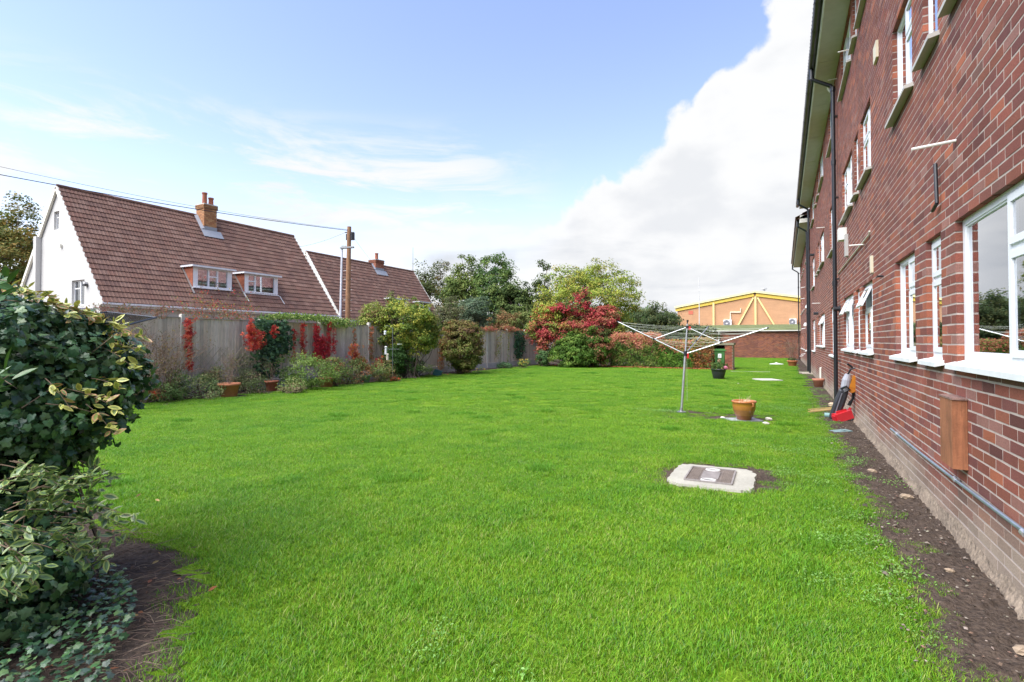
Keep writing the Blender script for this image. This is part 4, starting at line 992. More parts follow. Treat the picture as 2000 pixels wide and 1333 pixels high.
mb = MB(); mb.box((-29.62, 10.72, 0), (-29.36, 10.91, 6.1), (.55,.545,.515)); mb.build('flue_column', m_render, H1)
mb = MB(); q_ = onY(168, 10.9, 557); mb.box((q_[0]-.09, 10.78, q_[2]-.06), (q_[0]+.09, 10.9, q_[2]+.03), (.05,.05,.05)); mb.box((q_[0]-.05, 10.8, q_[2]+.03), (q_[0]+.05, 10.9, q_[2]+.12), (.7,.7,.7)); mb.build('security_light', m_paint, H1)
mb = MB(); q_ = onY(117, 10.9, 481); mb.box((q_[0]-.06, 10.83, q_[2]-.07), (q_[0]+.06, 10.9, q_[2]+.07), (.75,.73,.62)); mb.build('air_brick', m_paint, H1)
mb = MB(); mb.box((-24.27, 19.4, 0), (-24.2, 23.1, 2.75), (.45, .40, .36)); mb.build('garage_wall', m_render, H1)
H2 = house('chalet_house', 'second chalet house with tiled roof and a narrow brick chimney behind the telegraph pole', -27.0, 2.9, -30.55, 7.88, 26.5, 38.8, TPAL, .30, 0,
      (-30.9, -30.15, 33.3, 34.3, 8.25), [(32.4, 34.4, 3.95, 4.85, -27.75, {'v': (.5,), 'h': ()}), (36.0, 37.6, 3.95, 4.8, -27.75, {'v': (.4,), 'h': ()})],
      [], [(.36,.14,.085),(.31,.12,.075),(.40,.17,.10)], [(33.7, .55, .14)])

# telegraph pole with its junction box, lamp post, wires
b_ = P(679, 667, 30); Tp = thing('telegraph_pole', 'tall brown wooden telegraph pole with a black junction box near its top', 'utility pole', (b_[0], b_[1], 0))
tw = P(681, 443, 30)
mb = MB(); mb.tube([(b_[0], b_[1], -.1), (b_[0]+.01, b_[1], 4), tuple(tw)], [.15, .135, .115], 14, (.27,.145,.075)); mb.build('pole', mat('pole_wood', .9, (3, .3), (40, .4), streak=(5, .4, (6, 6, .5))), Tp)
mb = MB(); ct = tw-np.array([0, 0, .55])
mb.tube([ct+CR*.2-CF*.05+[0,0,-.22], ct+CR*.2-CF*.05+[0,0,.2]], .13, 12); mb.tube([ct-CR*.13+CF*.1+[0,0,-.2], ct-CR*.13+CF*.1+[0,0,.15]], .09, 10); mb.tube([ct+[0,0,.22]-CR*.25, ct+[0,0,.22]+CR*.28], .03, 8); mb.build('junction_box', m_black, Tp)
mb = MB()
for z in (3.2, 3.8, 4.4, 5.0, 5.5): mb.tube([np.array([b_[0], b_[1], z])-CR*.25, np.array([b_[0], b_[1], z])+CR*.25], .012, 6, (.3,.3,.3))
mb.build('climbing_step', m_metal, Tp)
lb = P(663.5, 667, 28.5); lt = P(667, 487, 28.5); LP_ = thing('street_lamp', 'slim pale grey lamp post standing just left of the telegraph pole', 'street lamp', (lb[0], lb[1], 0))
mb = MB(); mb.tube([(lb[0], lb[1], 0), (lb[0], lb[1], 1.4), tuple(lt)], [.075, .06, .05], 14, (.62,.64,.68)); mb.build('post', m_paint, LP_)
mb = MB(); h0 = lt+np.array([0, 0, .05]); mb.obox(h0+CR*.28+[0, 0, .03], CR*.36+np.array([0,0,.03]), CF*.12, (0, 0, .035), (.38,.40,.40)); mb.obox(h0+CR*.1+[0, 0, .09], CR*.12, CF*.07, (0, 0, .04), (.4,.42,.42)); mb.build('lamp_head', m_paint, LP_)
def wire(label, p0, p1, sag, r):
    pts = [np.array(p0)*(1-t)+np.array(p1)*t-np.array([0, 0, sag*4*t*(1-t)]) for t in np.linspace(0, 1, 24)]
    mb = MB(); mb.tube(pts, r, 5); tag(mb.build('overhead_wire', m_black), label, 'wire', 'overhead wires at the telegraph pole')
wt = tw-np.array([0, 0, .22])
wire('thick black overhead wire running from the pole to the upper left', P(-400, 262, 16), wt, .25, .016)
wire('thin upper overhead wire running from the pole to the upper left', P(-400, 232, 15), wt+[0, 0, .05], .35, .007)
wire('faint thin wire dropping from the pole towards the far chimney', wt, (-30.5, 33.4, 8.0), .1, .006)
wire('faint thin wire dropping from the pole to the near house end', wt, (-27.6, 23.0, 7.4), .15, .006)
for (px, py, pt, d, lab) in ((806, 560, 484, 70, 'thin dark aerial mast rising behind the second chalet house'), (1366, 640, 541, 47, 'thin white mast in front of the yellow trimmed warehouse')):
    a_ = P(px, py, d); q_ = P(px, pt, d); mb = MB(); mb.tube([(a_[0], a_[1], 0), (a_[0], a_[1], a_[2]), tuple(q_)], [.05, .04, .02], 8, (.6,.6,.6) if px > 1000 else (.12,.12,.12)); tag(mb.build('aerial_mast', m_paint), lab, 'mast')

# ================================================================== FAR WALL, WAREHOUSE, BIN STORE
FY = 49.9
GAR = thing('garage_block', 'long low brown brick building with mossy roof at the far end of the lawn', 'building', (-5, FY+2, 0))
xa, xb = -14, 2.6
mb = MB()
class _B: pass
def brick_face_y(parent, x0, x1, z0, z1, y, pal, L=.225, H=.075, name='brickwork', lowstain=True):
    mb = MB(); z = z0; k = 0; V = []; Fs = []; Cc = []
    t = np.array([(0,0,0),(1,0,0),(1,1,0),(0,1,0),(0,0,1),(1,0,1),(1,1,1),(0,1,1)], float); f = np.array([(0,3,2,1),(4,5,6,7),(0,1,5,4),(1,2,6,5),(3,0,4,7)])
    while z < z1-.01:
        x = x0-(L/2 if k % 2 else 0)
        while x < x1:
            a_, b_ = max(x, x0), min(x+L-.01, x1)
            if b_-a_ > .03:
                V.append(t*[b_-a_, .06, min(H-.01, z1-z)]+[a_, y+rnd.uniform(-.002, .002), z]); Fs.append(f+8*len(Fs)); c = np.array(pal[rnd.randrange(len(pal))])*rnd.uniform(.85, 1.12)
                Cc.append(np.repeat([c], 5, 0))
            x += L
        z += H; k += 1
    mb.addnp(np.concatenate(V), np.concatenate(Fs), np.concatenate(Cc)); return tag(mb.build(name, m_brick, parent), kind='stuff')
brick_face_y(GAR, xa, xb, -.07, 2.3, FY, [(.20,.075,.05),(.17,.065,.045),(.235,.09,.058),(.15,.055,.04),(.27,.10,.05)])
mb = MB(); mb.box((xa, FY+.012, -.1), (xb, FY+5, 2.3), (.15,.1,.08)); mb.build('wall', m_mortar, GAR)
mb = MB(); mb.add([(xa-.2, FY-.2, 2.36), (xb, FY-.2, 2.36), (xb, FY+4, 2.98), (xa-.2, FY+4, 2.98)], [(0, 1, 2, 3)], (.12,.14,.05)); mb.build('roof', mat('mossy_roof', .95, (1.4, .35), (14, .7, .08), fine=(7, .45)), GAR)
mb = MB(); mb.box((xa-.2, FY-.24, 2.30), (xb, FY-.16, 2.375), (.62,.62,.58)); mb.build('gutter', m_paint, GAR)
q_ = onY(1404, FY-.1); mb = MB(); mb.tube([(q_[0], FY-.07, 2.3), (q_[0], FY-.07, .1)], .05, 8, (.7,.7,.66)); mb.build('downpipe', m_paint, GAR)
WYY = 58.0
def wq(px, py, off=0): return np.array(onY(px, WYY+off, py))
WH = thing('warehouse', 'pale orange brick warehouse gable with yellow roof edge and yellow diagonal braces', 'building', (-2.5, WYY+5, 0))
pk = wq(1475, 571); le = wq(1318, 602); xr2 = 2*pk[0]-le[0]
mb = MB(); mb.add([(le[0]+.3, WYY, 0), (xr2-.3, WYY, 0), (xr2-.3, WYY, le[2]-.1), (pk[0], WYY, pk[2]-.25), (le[0]+.3, WYY, le[2]-.1)], [(0, 1, 2, 3, 4)], (.50,.285,.15)); mb.build('gable_wall', mat('buff_brick', .9, (1.5, .1), (30, .3), fine=(20, .18), streak=(3.2, .10, (.3, 1, 8))), WH)
mb = MB()
for a_, b_ in ((le, pk), (pk, np.array([xr2, WYY, le[2]]))):
    d = (b_-a_); L_ = np.linalg.norm(d); d /= L_; n_ = np.array([-d[2], 0, d[0]])
    mb.obox((a_+b_)/2+[0, -.12, .02], d*(L_/2), (0, .12, 0), n_*.10, (.76,.70,.36)); mb.obox((a_+b_)/2+[0, -.06, -.28], d*(L_/2-.1), (0, .055, 0), n_*.15, (.68,.50,.07))
mb.build('roof_edge', m_paint, WH)
mb = MB(); zt_ = pk[2]
mb.add([(le[0], WYY, le[2]), tuple(pk), (pk[0], WYY+22, pk[2]), (le[0], WYY+22, le[2]), (xr2, WYY, le[2]), (xr2, WYY+22, le[2])], [(0, 1, 2, 3), (1, 4, 5, 2)], (.45,.45,.40)); mb.add([(le[0]+.3, WYY, 0), (le[0]+.3, WYY, le[2]), (le[0]+.3, WYY+22, le[2]), (le[0]+.3, WYY+22, 0)], [(0, 1, 2, 3)], (.45,.26,.14)); mb.build('roof', m_paint, WH)
for (pa, pb) in (((1394, 592), (1394, 650)), ((1476, 580), (1476, 650)), ((1472, 582), (1440, 640)), ((1480, 582), (1515, 640))):
    a_, b_ = wq(*pa, -.09), wq(*pb, -.09); mb = MB(); d = b_-a_; L_ = np.linalg.norm(d); d /= L_; n_ = np.cross(d, (0, 1, 0)); wd = .075 if pa[0] != pb[0] else .09
    mb.obox((a_+b_)/2, d*L_/2, (0, .06 if pa[0] == pb[0] else .05, 0), n_*wd, (.74,.62,.26)); mb.build('brace', m_paint, WH)
def ac(px0, px1, py0, py1, lab):
    a_, b_ = wq(px0, py1, -.4), wq(px1, py0, -.4); t = thing('air_conditioner', lab, 'air conditioner', tuple((a_+b_)/2), 'air conditioners on the warehouse wall')
    mb = MB(); mb.box((a_[0], a_[1], a_[2]), (b_[0], a_[1]+.36, b_[2]), (.74,.74,.74)); mb.build('casing', m_paint, t)
    cx_, cz_ = a_[0]+(b_[0]-a_[0])*.40, (a_[2]+b_[2])/2; R_ = (b_[2]-a_[2])*.40
    mb = MB(); 
    for rr in (1, .72, .45): mb.tube([(cx_+R_*rr*math.cos(t_), a_[1]-.01, cz_+R_*rr*math.sin(t_)) for t_ in np.linspace(0, 2*PI, 20)], R_*.12, 5, (.22,.23,.25), cap=False)
    mb.build('fan_grille', m_paint, t)
    mb = MB(); mb.box((a_[0]+.1, a_[1]+.37, a_[2]-.04), (b_[0]-.1, a_[1]+.41, a_[2]+.1), (.3,.3,.3)); mb.build('bracket', m_paint, t)
ac(1413, 1429, 625, 639, 'white air conditioner on the warehouse wall left of the yellow braces')
ac(1542, 1556, 623, 636, 'white air conditioner on the warehouse wall next to the brick flats')
mb = MB(); a1, a2, a3, a4 = wq(1427, 626, -.06), wq(1427, 611, -.06), wq(1447, 611, -.06), wq(1447, 603, -.06); mb.tube([a1, a2, a3, a4], .07, 8, (.72,.66,.5)); mb.build('pipe', m_paint, WH)
a_ = wq(1493, 566, 3); mb = MB(); mb.tube([a_-np.array([0,0,.6]), a_], .12, 10, (.4,.4,.4)); mb.tube([a_, a_+np.array([0,0,.12])], .28, 10, (.45,.45,.45)); mb.build('roof_vent', m_paint, WH)
mb = MB(); a_ = wq(1345, 615, -.02); b_ = wq(1354, 608, -.02); mb.box(tuple(a_), (b_[0], b_[1]+.015, b_[2]), (.55,.14,.08)); mb.build('wall_sign', m_paint, WH)
# bin store
BSY = 28.6
BS = thing('bin_store', 'small open brick bin store with a flat concrete lintel at the end of the hedge', 'bin store', (-3, BSY+.5, 0))
xl, xm = onY(1391, BSY)[0], onY(1415.5, BSY)[0]; xrr = onY(1430.5, BSY)[0]
ZT = onY(1420, BSY, 675)[2]
PR = [(.24,.085,.05),(.20,.07,.045),(.28,.10,.055),(.17,.06,.04)]
brick_face_y(BS, xm, xrr, 0, ZT, BSY, PR, name='pier_bricks'); brick_face_y(BS, xl, xm, 0, ZT, BSY+1.1, [(.15,.06,.045),(.12,.05,.04),(.17,.065,.05)], name='brickwork')
brick_face_y(BS, xl-.25, xl, 0, ZT, BSY, PR, name='pier_bricks')
mb = MB(); mb.box((xm, BSY+.03, 0), (xrr-.0, BSY+1.15, ZT), (.2,.08,.05)); mb.box((xl-.25, BSY+.03, 0), (xl-.002, BSY+1.15, ZT)); mb.box((xl, BSY+1.12, 0), (xm, BSY+1.25, ZT)); mb.build('wall', m_mortar, BS)
mb = MB(); mb.box((xl-.3, BSY-.03, ZT), (xrr+.06, BSY+1.3, ZT+.11), (.20,.19,.13)); mb.build('lintel_slab', m_conc, BS)
def wheelie(x, y, lab):
    B_ = thing('wheelie_bin', lab, 'bin', (x, y, 0)); col = (.05,.16,.045)
    mb = MB(); a_, b__ = .21, .285
    V = [(x-a_, y-.24, .08), (x+a_, y-.24, .08), (x+a_, y+.2, .08), (x-a_, y+.2, .08), (x-b__, y-.33, .95), (x+b__, y-.33, .95), (x+b__, y+.3, .95), (x-b__, y+.3, .95)]
    mb.add(V, [(0,3,2,1),(4,5,6,7),(0,1,5,4),(1,2,6,5),(2,3,7,6),(3,0,4,7)], col)
    mb.box((x-.2, y-.345, .3), (x-.17, y-.3, .9), col); mb.box((x+.17, y-.345, .3), (x+.2, y-.3, .9), col); mb.build('body', m_plas, B_)
    mb = MB(); mb.box((x-.31, y-.37, .95), (x+.31, y+.33, 1.0), (.06,.19,.05)); mb.add([(x-.28, y-.34, 1.0), (x+.28, y-.34, 1.0), (x+.25, y+.3, 1.0), (x-.25, y+.3, 1.0), (x-.22, y-.22, 1.06), (x+.22, y-.22, 1.06), (x+.2, y+.25, 1.07), (x-.2, y+.25, 1.07)], [(4,5,6,7),(0,1,5,4),(1,2,6,5),(2,3,7,6),(3,0,4,7)], (.06,.19,.05)); mb.build('lid', m_plas, B_)
    mb = MB(); mb.tube([(x-.26, y+.36, .98), (x+.26, y+.36, .98)], .02, 8, col); mb.build('handle', m_plas, B_)
    for sx in (-.25, .25):
        mb = MB(); mb.tube([(x+sx-.025, y+.22, .1), (x+sx+.025, y+.22, .1)], .1, 14); mb.build('wheel', m_black, B_)
    mb = MB(); zc = .70; yf = y-.24-(.09*(zc-.08)/.87)-.008
    mb.box((x-.085, yf-.012, zc-.11), (x+.075, yf, zc+.10), (.78,.80,.80)); mb.build('sticker', m_paint, B_)
    mb = MB(); 
    for q0, q1 in (((-.045,.05),(.04,.05)), ((-.03,.0),(.02,.01)), ((-.01,-.05),(-.005,.04)), ((-.045,-.06),(.04,-.055))): mb.tube([(x+q0[0], yf-.016, zc+q0[1]), (x+q1[0], yf-.016, zc+q1[1])], .007, 5, (.35,.38,.36))
    mb.build('sticker_mark', m_paint, B_)
bx = onY(1406.5, BSY+.25)[0]; wheelie(bx, BSY+.35, 'green wheelie bin with a white sticker standing in the brick bin store')
# kerb edge beyond the pier
k0, k1 = G(1431, 727), G(1500, 728); mb = MB(); mb.obox((k0+k1)/2+[0, 0, .0], (k1-k0)/2*1.1, (0, .05, 0), (0, 0, .025), (.42,.40,.36)); tag(mb.build('kerb_stone', m_conc), 'thin pale kerb edging set in the grass right of the bin store', 'kerb')

# ================================================================== LAWN OBJECTS
# manhole in its concrete surround
MH = thing('manhole', 'steel chequer plate manhole cover in a broken pale concrete surround', 'manhole', (SL[0], SL[1], 0))
U = np.array([SLc, SLs, 0]); Vv = np.array([-SLs, SLc, 0])
def ring(hu, hw, n=44, jag=0.0, sd=0, z=.0):
    r = np.random.RandomState(sd); out = []
    for k in range(n):
        t = k/n*8; 
        if t < 2: a_, b_ = -1+t, -1
        elif t < 4: a_, b_ = 1, -1+(t-2)
        elif t < 6: a_, b_ = 1-(t-4), 1
        else: a_, b_ = -1, 1-(t-6)
        cr_ = 1-.08*(abs(a_) > .85)*(abs(b_) > .85)
        j = r.uniform(-jag, jag); out.append(SL+U*(hu*a_*cr_+j)+Vv*(hw*b_*cr_+j*.8)+[0, 0, z])
    return out
R1, R2 = ring(slabu, slabw, 56, .016, 3, .022), ring(slabu+.02, slabw+.02, 56, .02, 3, -.05)
hcu, hcw = slabu*.57, slabw*.68; ctr = SL-U*.02
RI = [ctr+U*hcu*a_+Vv*hcw*b_+[0, 0, .022] for a_, b_ in [(-1+2*t, -1) for t in np.linspace(0, 1, 14, endpoint=False)]+[(1, -1+2*t) for t in np.linspace(0, 1, 14, endpoint=False)]+[(1-2*t, 1) for t in np.linspace(0, 1, 14, endpoint=False)]+[(-1, 1-2*t) for t in np.linspace(0, 1, 14, endpoint=False)]]
n = 56; mb = MB(); mb.add(R1+R2+RI+[p-np.array([0,0,.03]) for p in RI], [(n+k, n+(k+1) % n, (k+1) % n, k) for k in range(n)]+[(k, (k+1) % n, 2*n+(k+1) % n, 2*n+k) for k in range(n)]+[(2*n+k, 2*n+(k+1) % n, 3*n+(k+1) % n, 3*n+k) for k in range(n)], (.33,.32,.27)); mb.build('concrete_surround', m_conc, MH)
m_steel = mat('worn_steel', .75, (14, .3), (80, .3), metal=.0)
mb = MB(); mb.obox(ctr+[0, 0, .018], U*hcu*.99, Vv*hcw*.99, (0, 0, .008), (.13,.105,.09)); mb.build('cover_plate', m_steel, MH)
mb = MB()
for s, t in ((-1, 0), (1, 0), (0, -1), (0, 1)): mb.obox(ctr+U*hcu*.975*s+Vv*hcw*.97*t+[0, 0, .030], U*(.008 if s else hcu*.99), Vv*(.008 if t else hcw*.94), (0, 0, .008), (.22,.20,.19))
mb.obox(ctr+[0,0,.029], U*.085, Vv*hcw*.50, (0,0,.004), (.21,.19,.18)); mb.build('cover_frame', m_steel, MH)
V = []; st = MB(); nu, nw = 26, 20
for i in range(nu):
    for j in range(nw):
        uu = (-.94+1.88*i/(nu-1))*hcu; ww = (-.9+1.8*j/(nw-1))*hcw
        if abs(uu) < .10 and abs(ww) < hcw*.75: continue
        d = (U+Vv if (i+j) % 2 else U-Vv)/math.sqrt(2); e = (U-Vv if (i+j) % 2 else U+Vv)/math.sqrt(2)
        st.obox(ctr+U*uu+Vv*ww+[0, 0, .028], d*.011, e*.0038, (0, 0, .0035), (.20,.165,.14))
tag(st.build('tread_pattern', m_steel, MH), kind='stuff')
for t in (-1, 1):
    mb = MB(); c0_ = ctr+Vv*hcw*.74*t+[0, 0, .03]; mb.tube([c0_+U*.068*math.cos(q_)+Vv*.045*math.sin(q_) for q_ in np.linspace(0, 2*PI, 25)], .011, 6, (.48,.47,.46), cap=False); mb.build('lifting_ring', m_steel, MH)
    mb = MB(); mb.lathe(c0_-np.array([0,0,.003]), [(0, 0), (.055, 0.001)], 14, (.04,.04,.04)); mb.build('keyhole', m_black, MH)
# glazed pot on its slate
def lathe_pot(name, label, cat, x, y, prof, col, material, group=None, zb=0, tilt=None, soil=True, n=32, cols=None):
    t = thing(name, label, cat, (x, y, zb), group); mb = MB(); mb.lathe((x, y, zb), prof, n, col, cols); mb.build('pot', material, t, smooth=True)
    if soil:
        rt, zt_ = prof[-1]; mb = MB(); mb.lathe((x, y, zb), [(0, zt_+.01), (rt*.5, zt_+.018), (rt*1.02, zt_)], n, (.05,.035,.025)); mb.build('soil', m_soil, t)
    return t
gp = G(1452, 823); R_ = .205
prof = [(.0, 0), (.118, 0), (.122, .012), (.15, .08), (.186, .18), (.198, .25), (.196, .30), (.203, .305), (.213, .315), (.213, .335), (.2, .345), (.185, .335), (.18, .29)]
pc = [(.20,.08,.04)]*3+[(.26,.12,.05), (.32,.14,.035), (.36,.17,.03), (.33,.13,.03)]+[(.40,.15,.05)]*6
GPT = lathe_pot('glazed_pot', 'glazed brown pot with dry stalks standing beside the rotary dryer', 'flower pot', gp[0], gp[1], prof, (.3,.13,.04), m_glaze, cols=pc, zb=.03)
mb = MB()
for s in (0, PI*.62): 
    a_ = -YAW-.3+s; dv = np.array([math.cos(a_), math.sin(a_), 0]); q_ = np.array([gp[0], gp[1], .03]); mb.tube([q_+dv*.2+[0,0,.315], q_+dv*.228+[0,0,.30], q_+dv*.228+[0,0,.265], q_+dv*.195+[0,0,.24]], [.014, .016, .014, .01], 8, (.40,.16,.06))
mb.build('handle', m_glaze, GPT)
mb = MB()
for k in range(16):
    a_ = rnd.uniform(0, 2*PI); q_ = np.array([gp[0], gp[1], .31])+np.array([math.cos(a_), math.sin(a_), 0])*rnd.uniform(0, .11); e_ = q_+np.array([rnd.uniform(-.09, .12), rnd.uniform(-.08, .08), rnd.uniform(.06, .17)])
    mb.tube([q_, (q_+e_)/2+[0, 0, .02], e_], [.004, .003, .0015], 5, (.50,.42,.24) if k % 3 else (.30,.32,.12))
mb.build('dry_stalks', m_bark, GPT)
mb = MB(); q_ = G(1449, 822); mb.obox(q_+[0, 0, .012], CR*.29, CF*.19, (0, 0, .016), (.20,.21,.25)); mb.obox(q_+[0,0,.026], CR*.25, CF*.15, (0,0,.003), (.34,.34,.40)); tag(mb.build('drain_cover', m_conc), 'grey square drain cover lying under the glazed brown pot', 'drain cover')
for k, (px, py, w_, lab) in enumerate(((1411, 818, .06, 'small mossy white stone left of the glazed pot'), (1500, 820, .07, 'flat pale stone right of the glazed pot with a reddish end'), (1495, 829, .07, 'white stone chip lying nearest the camera by the glazed pot'), (1440, 703, .0, ''), (1441, 751, .05, 'tiny pale stone on the lawn behind the dryer'))):
    if not w_: continue
    q_ = G(px, py); mb = MB(); v, f, c = leaf_arrays(T_stone, np.array([q_+[0, 0, .012]]), np.array([[.1, .1, 1.]]), np.array([w_]), np.array([[.6, .57, .5]])); mb.addnp(v, f, c); tag(mb.build('stone', m_conc), lab, 'stone')
q_ = G(1498, 744); mb = MB(); mb.obox(q_+[0, 0, .02], CR*.36, CF*.42, (0, 0, .025), (.48,.46,.42)); tag(mb.build('paving_slab', m_conc), 'bare white concrete slab set into the middle of the lawn', 'slab')
q_ = G(1516, 713); mb = MB(); mb.lathe(q_, [(.42, 0), (.38, .05), (.1, .09), (.04, .13), (0, .14)], 24, (.55,.56,.56)); tag(mb.build('drain_cover', m_conc), 'low round pale drain cap on the far lawn', 'drain cover')
# rotary dryer
db = G(1330, 807); RD = thing('rotary_dryer', 'leaning three-armed aluminium rotary clothes dryer on the lawn', 'clothes dryer', tuple(db))
lean = np.array([.135*c_, .135*s_, 0])/1.86
def dz_(z): return db+lean*z+np.array([0, 0, z])
ALU = (.5, .52, .53)
mb = MB(); mb.tube([dz_(0.0), dz_(1.17)], .024, 16, ALU); mb.build('lower_pole', m_metal, RD)
mb = MB(); mb.tube([dz_(1.15), dz_(1.80)], .017, 14, (.50,.53,.56)); mb.tube([dz_(1.2)+CR*.03, dz_(1.76)+CR*.022], .005, 6, (.03,.03,.03)); mb.build('upper_pole', m_metal, RD)
mb = MB(); mb.tube([dz_(1.78), dz_(1.86)], .011, 10); mb.tube([dz_(1.84), dz_(1.875)], .02, 10); mb.build('top_knob', m_black, RD); mb = MB(); mb.tube([dz_(1.15), dz_(1.245)], .036, 14); mb.build('hub', m_black, RD); mb = MB(); mb.tube([dz_(1.70), dz_(1.755)], .032, 14); mb.build('hub', m_black, RD)
mb = MB(); mb.obox(dz_(1.15)+CR*.045-CF*.02, CR*.014, CF*.02, (0, 0, .05), (.62,.03,.03)); mb.build('clamp', m_plas, RD); mb = MB(); mb.obox(dz_(1.71)+CR*.045-CF*.02, CR*.02, CF*.02, (0, 0, .035), (.62,.03,.03)); mb.build('clamp', m_plas, RD)
mb = MB(); mb.lathe(db, [(.0, .012), (.09, .01), (.09, .03), (.035, .045), (.03, .1)], 18, (.35,.35,.36)); mb.build('ground_socket', m_metal, RD)
tips = []
for (az_, L_, zt_, nm) in ((-66, 1.37, 1.86, 'l'), (37, 1.55, 1.775, 'b'), (117, 1.50, 1.70, 'r')):
    a_ = math.radians(az_); dv = CR*math.sin(a_)+CF*math.cos(a_); hub = dz_(1.20)+dv*.03; tip = dz_(1.2)+dv*L_; tip[2] = zt_; tips.append((hub, tip))
    mb = MB(); mb.tube([hub, tip], .0125, 8, ALU); mb.build('arm', m_metal, RD)
    mid = hub*(1-.44)+tip*.44
    mb = MB(); mb.tube([dz_(1.73), mid], .0075, 8, (.6,.62,.64)); mb.build('strut', m_metal, RD)
    mb = MB(); mb.tube([tip-(tip-hub)*.008, tip+(tip-hub)*.012], .018, 8); mb.tube([mid-(tip-hub)*.02, mid+(tip-hub)*.02], .019, 8); mb.build('end_cap', m_black, RD)
ln = MB()
for i in range(3):
    h0, t0 = tips[i]; h1, t1 = tips[(i+1) % 3]
    for k in range(7):
        f = .97-.105*k; p0 = h0*(1-f)+t0*f+[0,0,.012]; p1 = h1*(1-f)+t1*f+[0,0,.012]; sg = .03+.02*((k*7+i) % 3)
        ln.tube([p0*(1-t)+p1*t-np.array([0, 0, sg*4*t*(1-t)]) for t in np.linspace(0, 1, 11)], .0018, 4, (.55,.58,.50))
q_ = dz_(1.2)+CR*.03; ln.tube([q_, q_+[0, 0, -.95]], .0022, 4, (.6,.65,.5))
ln.build('washing_line', m_plas, RD)
# dark tub with geraniums
tb_ = G(1403, 741)
TB = lathe_pot('plastic_planter', 'dark grey plastic planter with pink flowers in front of the bin store', 'flower pot', tb_[0], tb_[1], [(0, 0), (.17, 0), (.19, .02), (.25, .26), (.265, .34), (.285, .345), (.285, .385), (.27, .39), (.255, .37), (.25, .34)], (.025,.028,.032), m_plas)
def bunch(parent, name, c, rad, n, leaf, pal, tm=T_oval, material=None, up=.6, seed=1):
    c = np.array(c, float); d = RS.normal(size=(n, 3)); d /= np.linalg.norm(d, axis=1, keepdims=True); p = c+d*np.array(rad)*(RS.rand(n, 1)**.4)*lump(d, seed, .15)[:, None]
    p[:, 2] = np.maximum(p[:, 2], .01)
    nn = d*.6+RS.normal(size=(n, 3))*.5; nn[:, 2] += up; mb = MB(); v, f, cc = leaf_arrays(tm, p, nn, leaf*RS.uniform(.6, 1.35, n), pick(pal, n)); mb.addnp(v, f, cc)
    o = mb.build(name, material or m_leaf, parent); return o
GREEN = [(.055,.12,.03),(.075,.16,.035),(.04,.09,.025),(.10,.19,.05)]
tag(bunch(TB, 'foliage', (tb_[0], tb_[1], .49), (.34, .34, .2), 420, .085, GREEN+[(.16,.20,.05)]), kind='stuff')
def flower(parent, c, r, col, n=40, name='flower'):
    c = np.array(c); d = RS.normal(size=(n, 3)); d /= np.linalg.norm(d, axis=1, keepdims=True); mb = MB(); v, f, cc = leaf_arrays(T_oval, c+d*r*.8, d+RS.normal(size=(n, 3))*.3, r*1.1*RS.uniform(.7, 1.2, n), pick([col], n)); mb.addnp(v, f, cc); return mb.build(name, m_flower, parent)
flower(TB, (tb_[0]+CR[0]*.17-CF[0]*.22, tb_[1]+CR[1]*.17-CF[1]*.22, .44), .075, (.75,.28,.42)); flower(TB, (tb_[0]-CF[0]*.05, tb_[1]-CF[1]*.05, .70), .07, (.50,.30,.20), 26); flower(TB, (tb_[0]+.05-CF[0]*.24, tb_[1]-CF[1]*.24, .42), .05, (.6,.42,.22), 20)
tb2 = [(0,0),(1,0)]
TERRA = (.45,.17,.085)
def terr_pot(px, py, w, h, label, col=TERRA, sq=0, group='terracotta pots along the fence bed'):
    q_ = G(px, py); r_ = w/2
    return q_, lathe_pot('terracotta_pot', label, 'flower pot', q_[0], q_[1], [(0, 0), (r_*.64, 0), (r_*.68, .01), (r_*.86, h*.80), (r_, h*.82), (r_*1.02, h*.98), (r_*.97, h), (r_*.86, h*.98), (r_*.82, h*.88)], col, m_terra, group)
m_tw = [(.22,.14,.10),(.17,.115,.085),(.26,.18,.13)]
def twigs(parent, base, h, spread, n, r0=.006, col=None, name='stems', depth=2, leafpal=None, leafn=0, leafs=.04, droop=0, tmpl=None):
    mb = MB(); ends = []
    def br(p, d, L, r, dep):
        d = d/np.linalg.norm(d); m = p+d*L*.5+np.array([rnd.gauss(0, 1), rnd.gauss(0, 1), rnd.gauss(0, .6)])*L*.07; e = p+d*L+np.array([0, 0, -droop*L*.3])
        mb.tube([p, m, e], [r, r*.75, r*.45], 4 if r < .008 else 6, col or m_tw[rnd.randrange(3)], cap=False); ends.extend([m, e])
        if dep > 0:
            for k in range(rnd.choice((2, 3))):
                q_ = p+(e-p)*rnd.uniform(.35, 1); br(q_, d+np.array([rnd.gauss(0, .5), rnd.gauss(0, .5), rnd.gauss(.1, .35)]), L*rnd.uniform(.45, .75), r*.6, dep-1)
    for k in range(n):
        a_ = rnd.uniform(0, 2*PI); s0 = rnd.uniform(0, 1); br(np.array(base, float)+np.array([math.cos(a_), math.sin(a_), 0])*spread*.15*s0, np.array([math.cos(a_)*spread/h*s0, math.sin(a_)*spread/h*s0, 1]), h*rnd.uniform(.5, .75), r0, depth)
    o = mb.build(name, m_bark, parent)
    if leafn:
        E = np.array(ends); E = E[E[:, 2] > .02]; k = RS.randint(0, len(E), leafn); p = E[k]+RS.normal(size=(leafn, 3))*.05; nn = RS.normal(size=(leafn, 3)); nn[:, 2] += .5
        m2 = MB(); v, f, c = leaf_arrays(tmpl or T_oval, p, nn, leafs*RS.uniform(.6, 1.4, leafn), pick(leafpal, leafn)); m2.addnp(v, f, c); tag(m2.build('leaves', m_leaf, parent), kind='stuff')
    return o
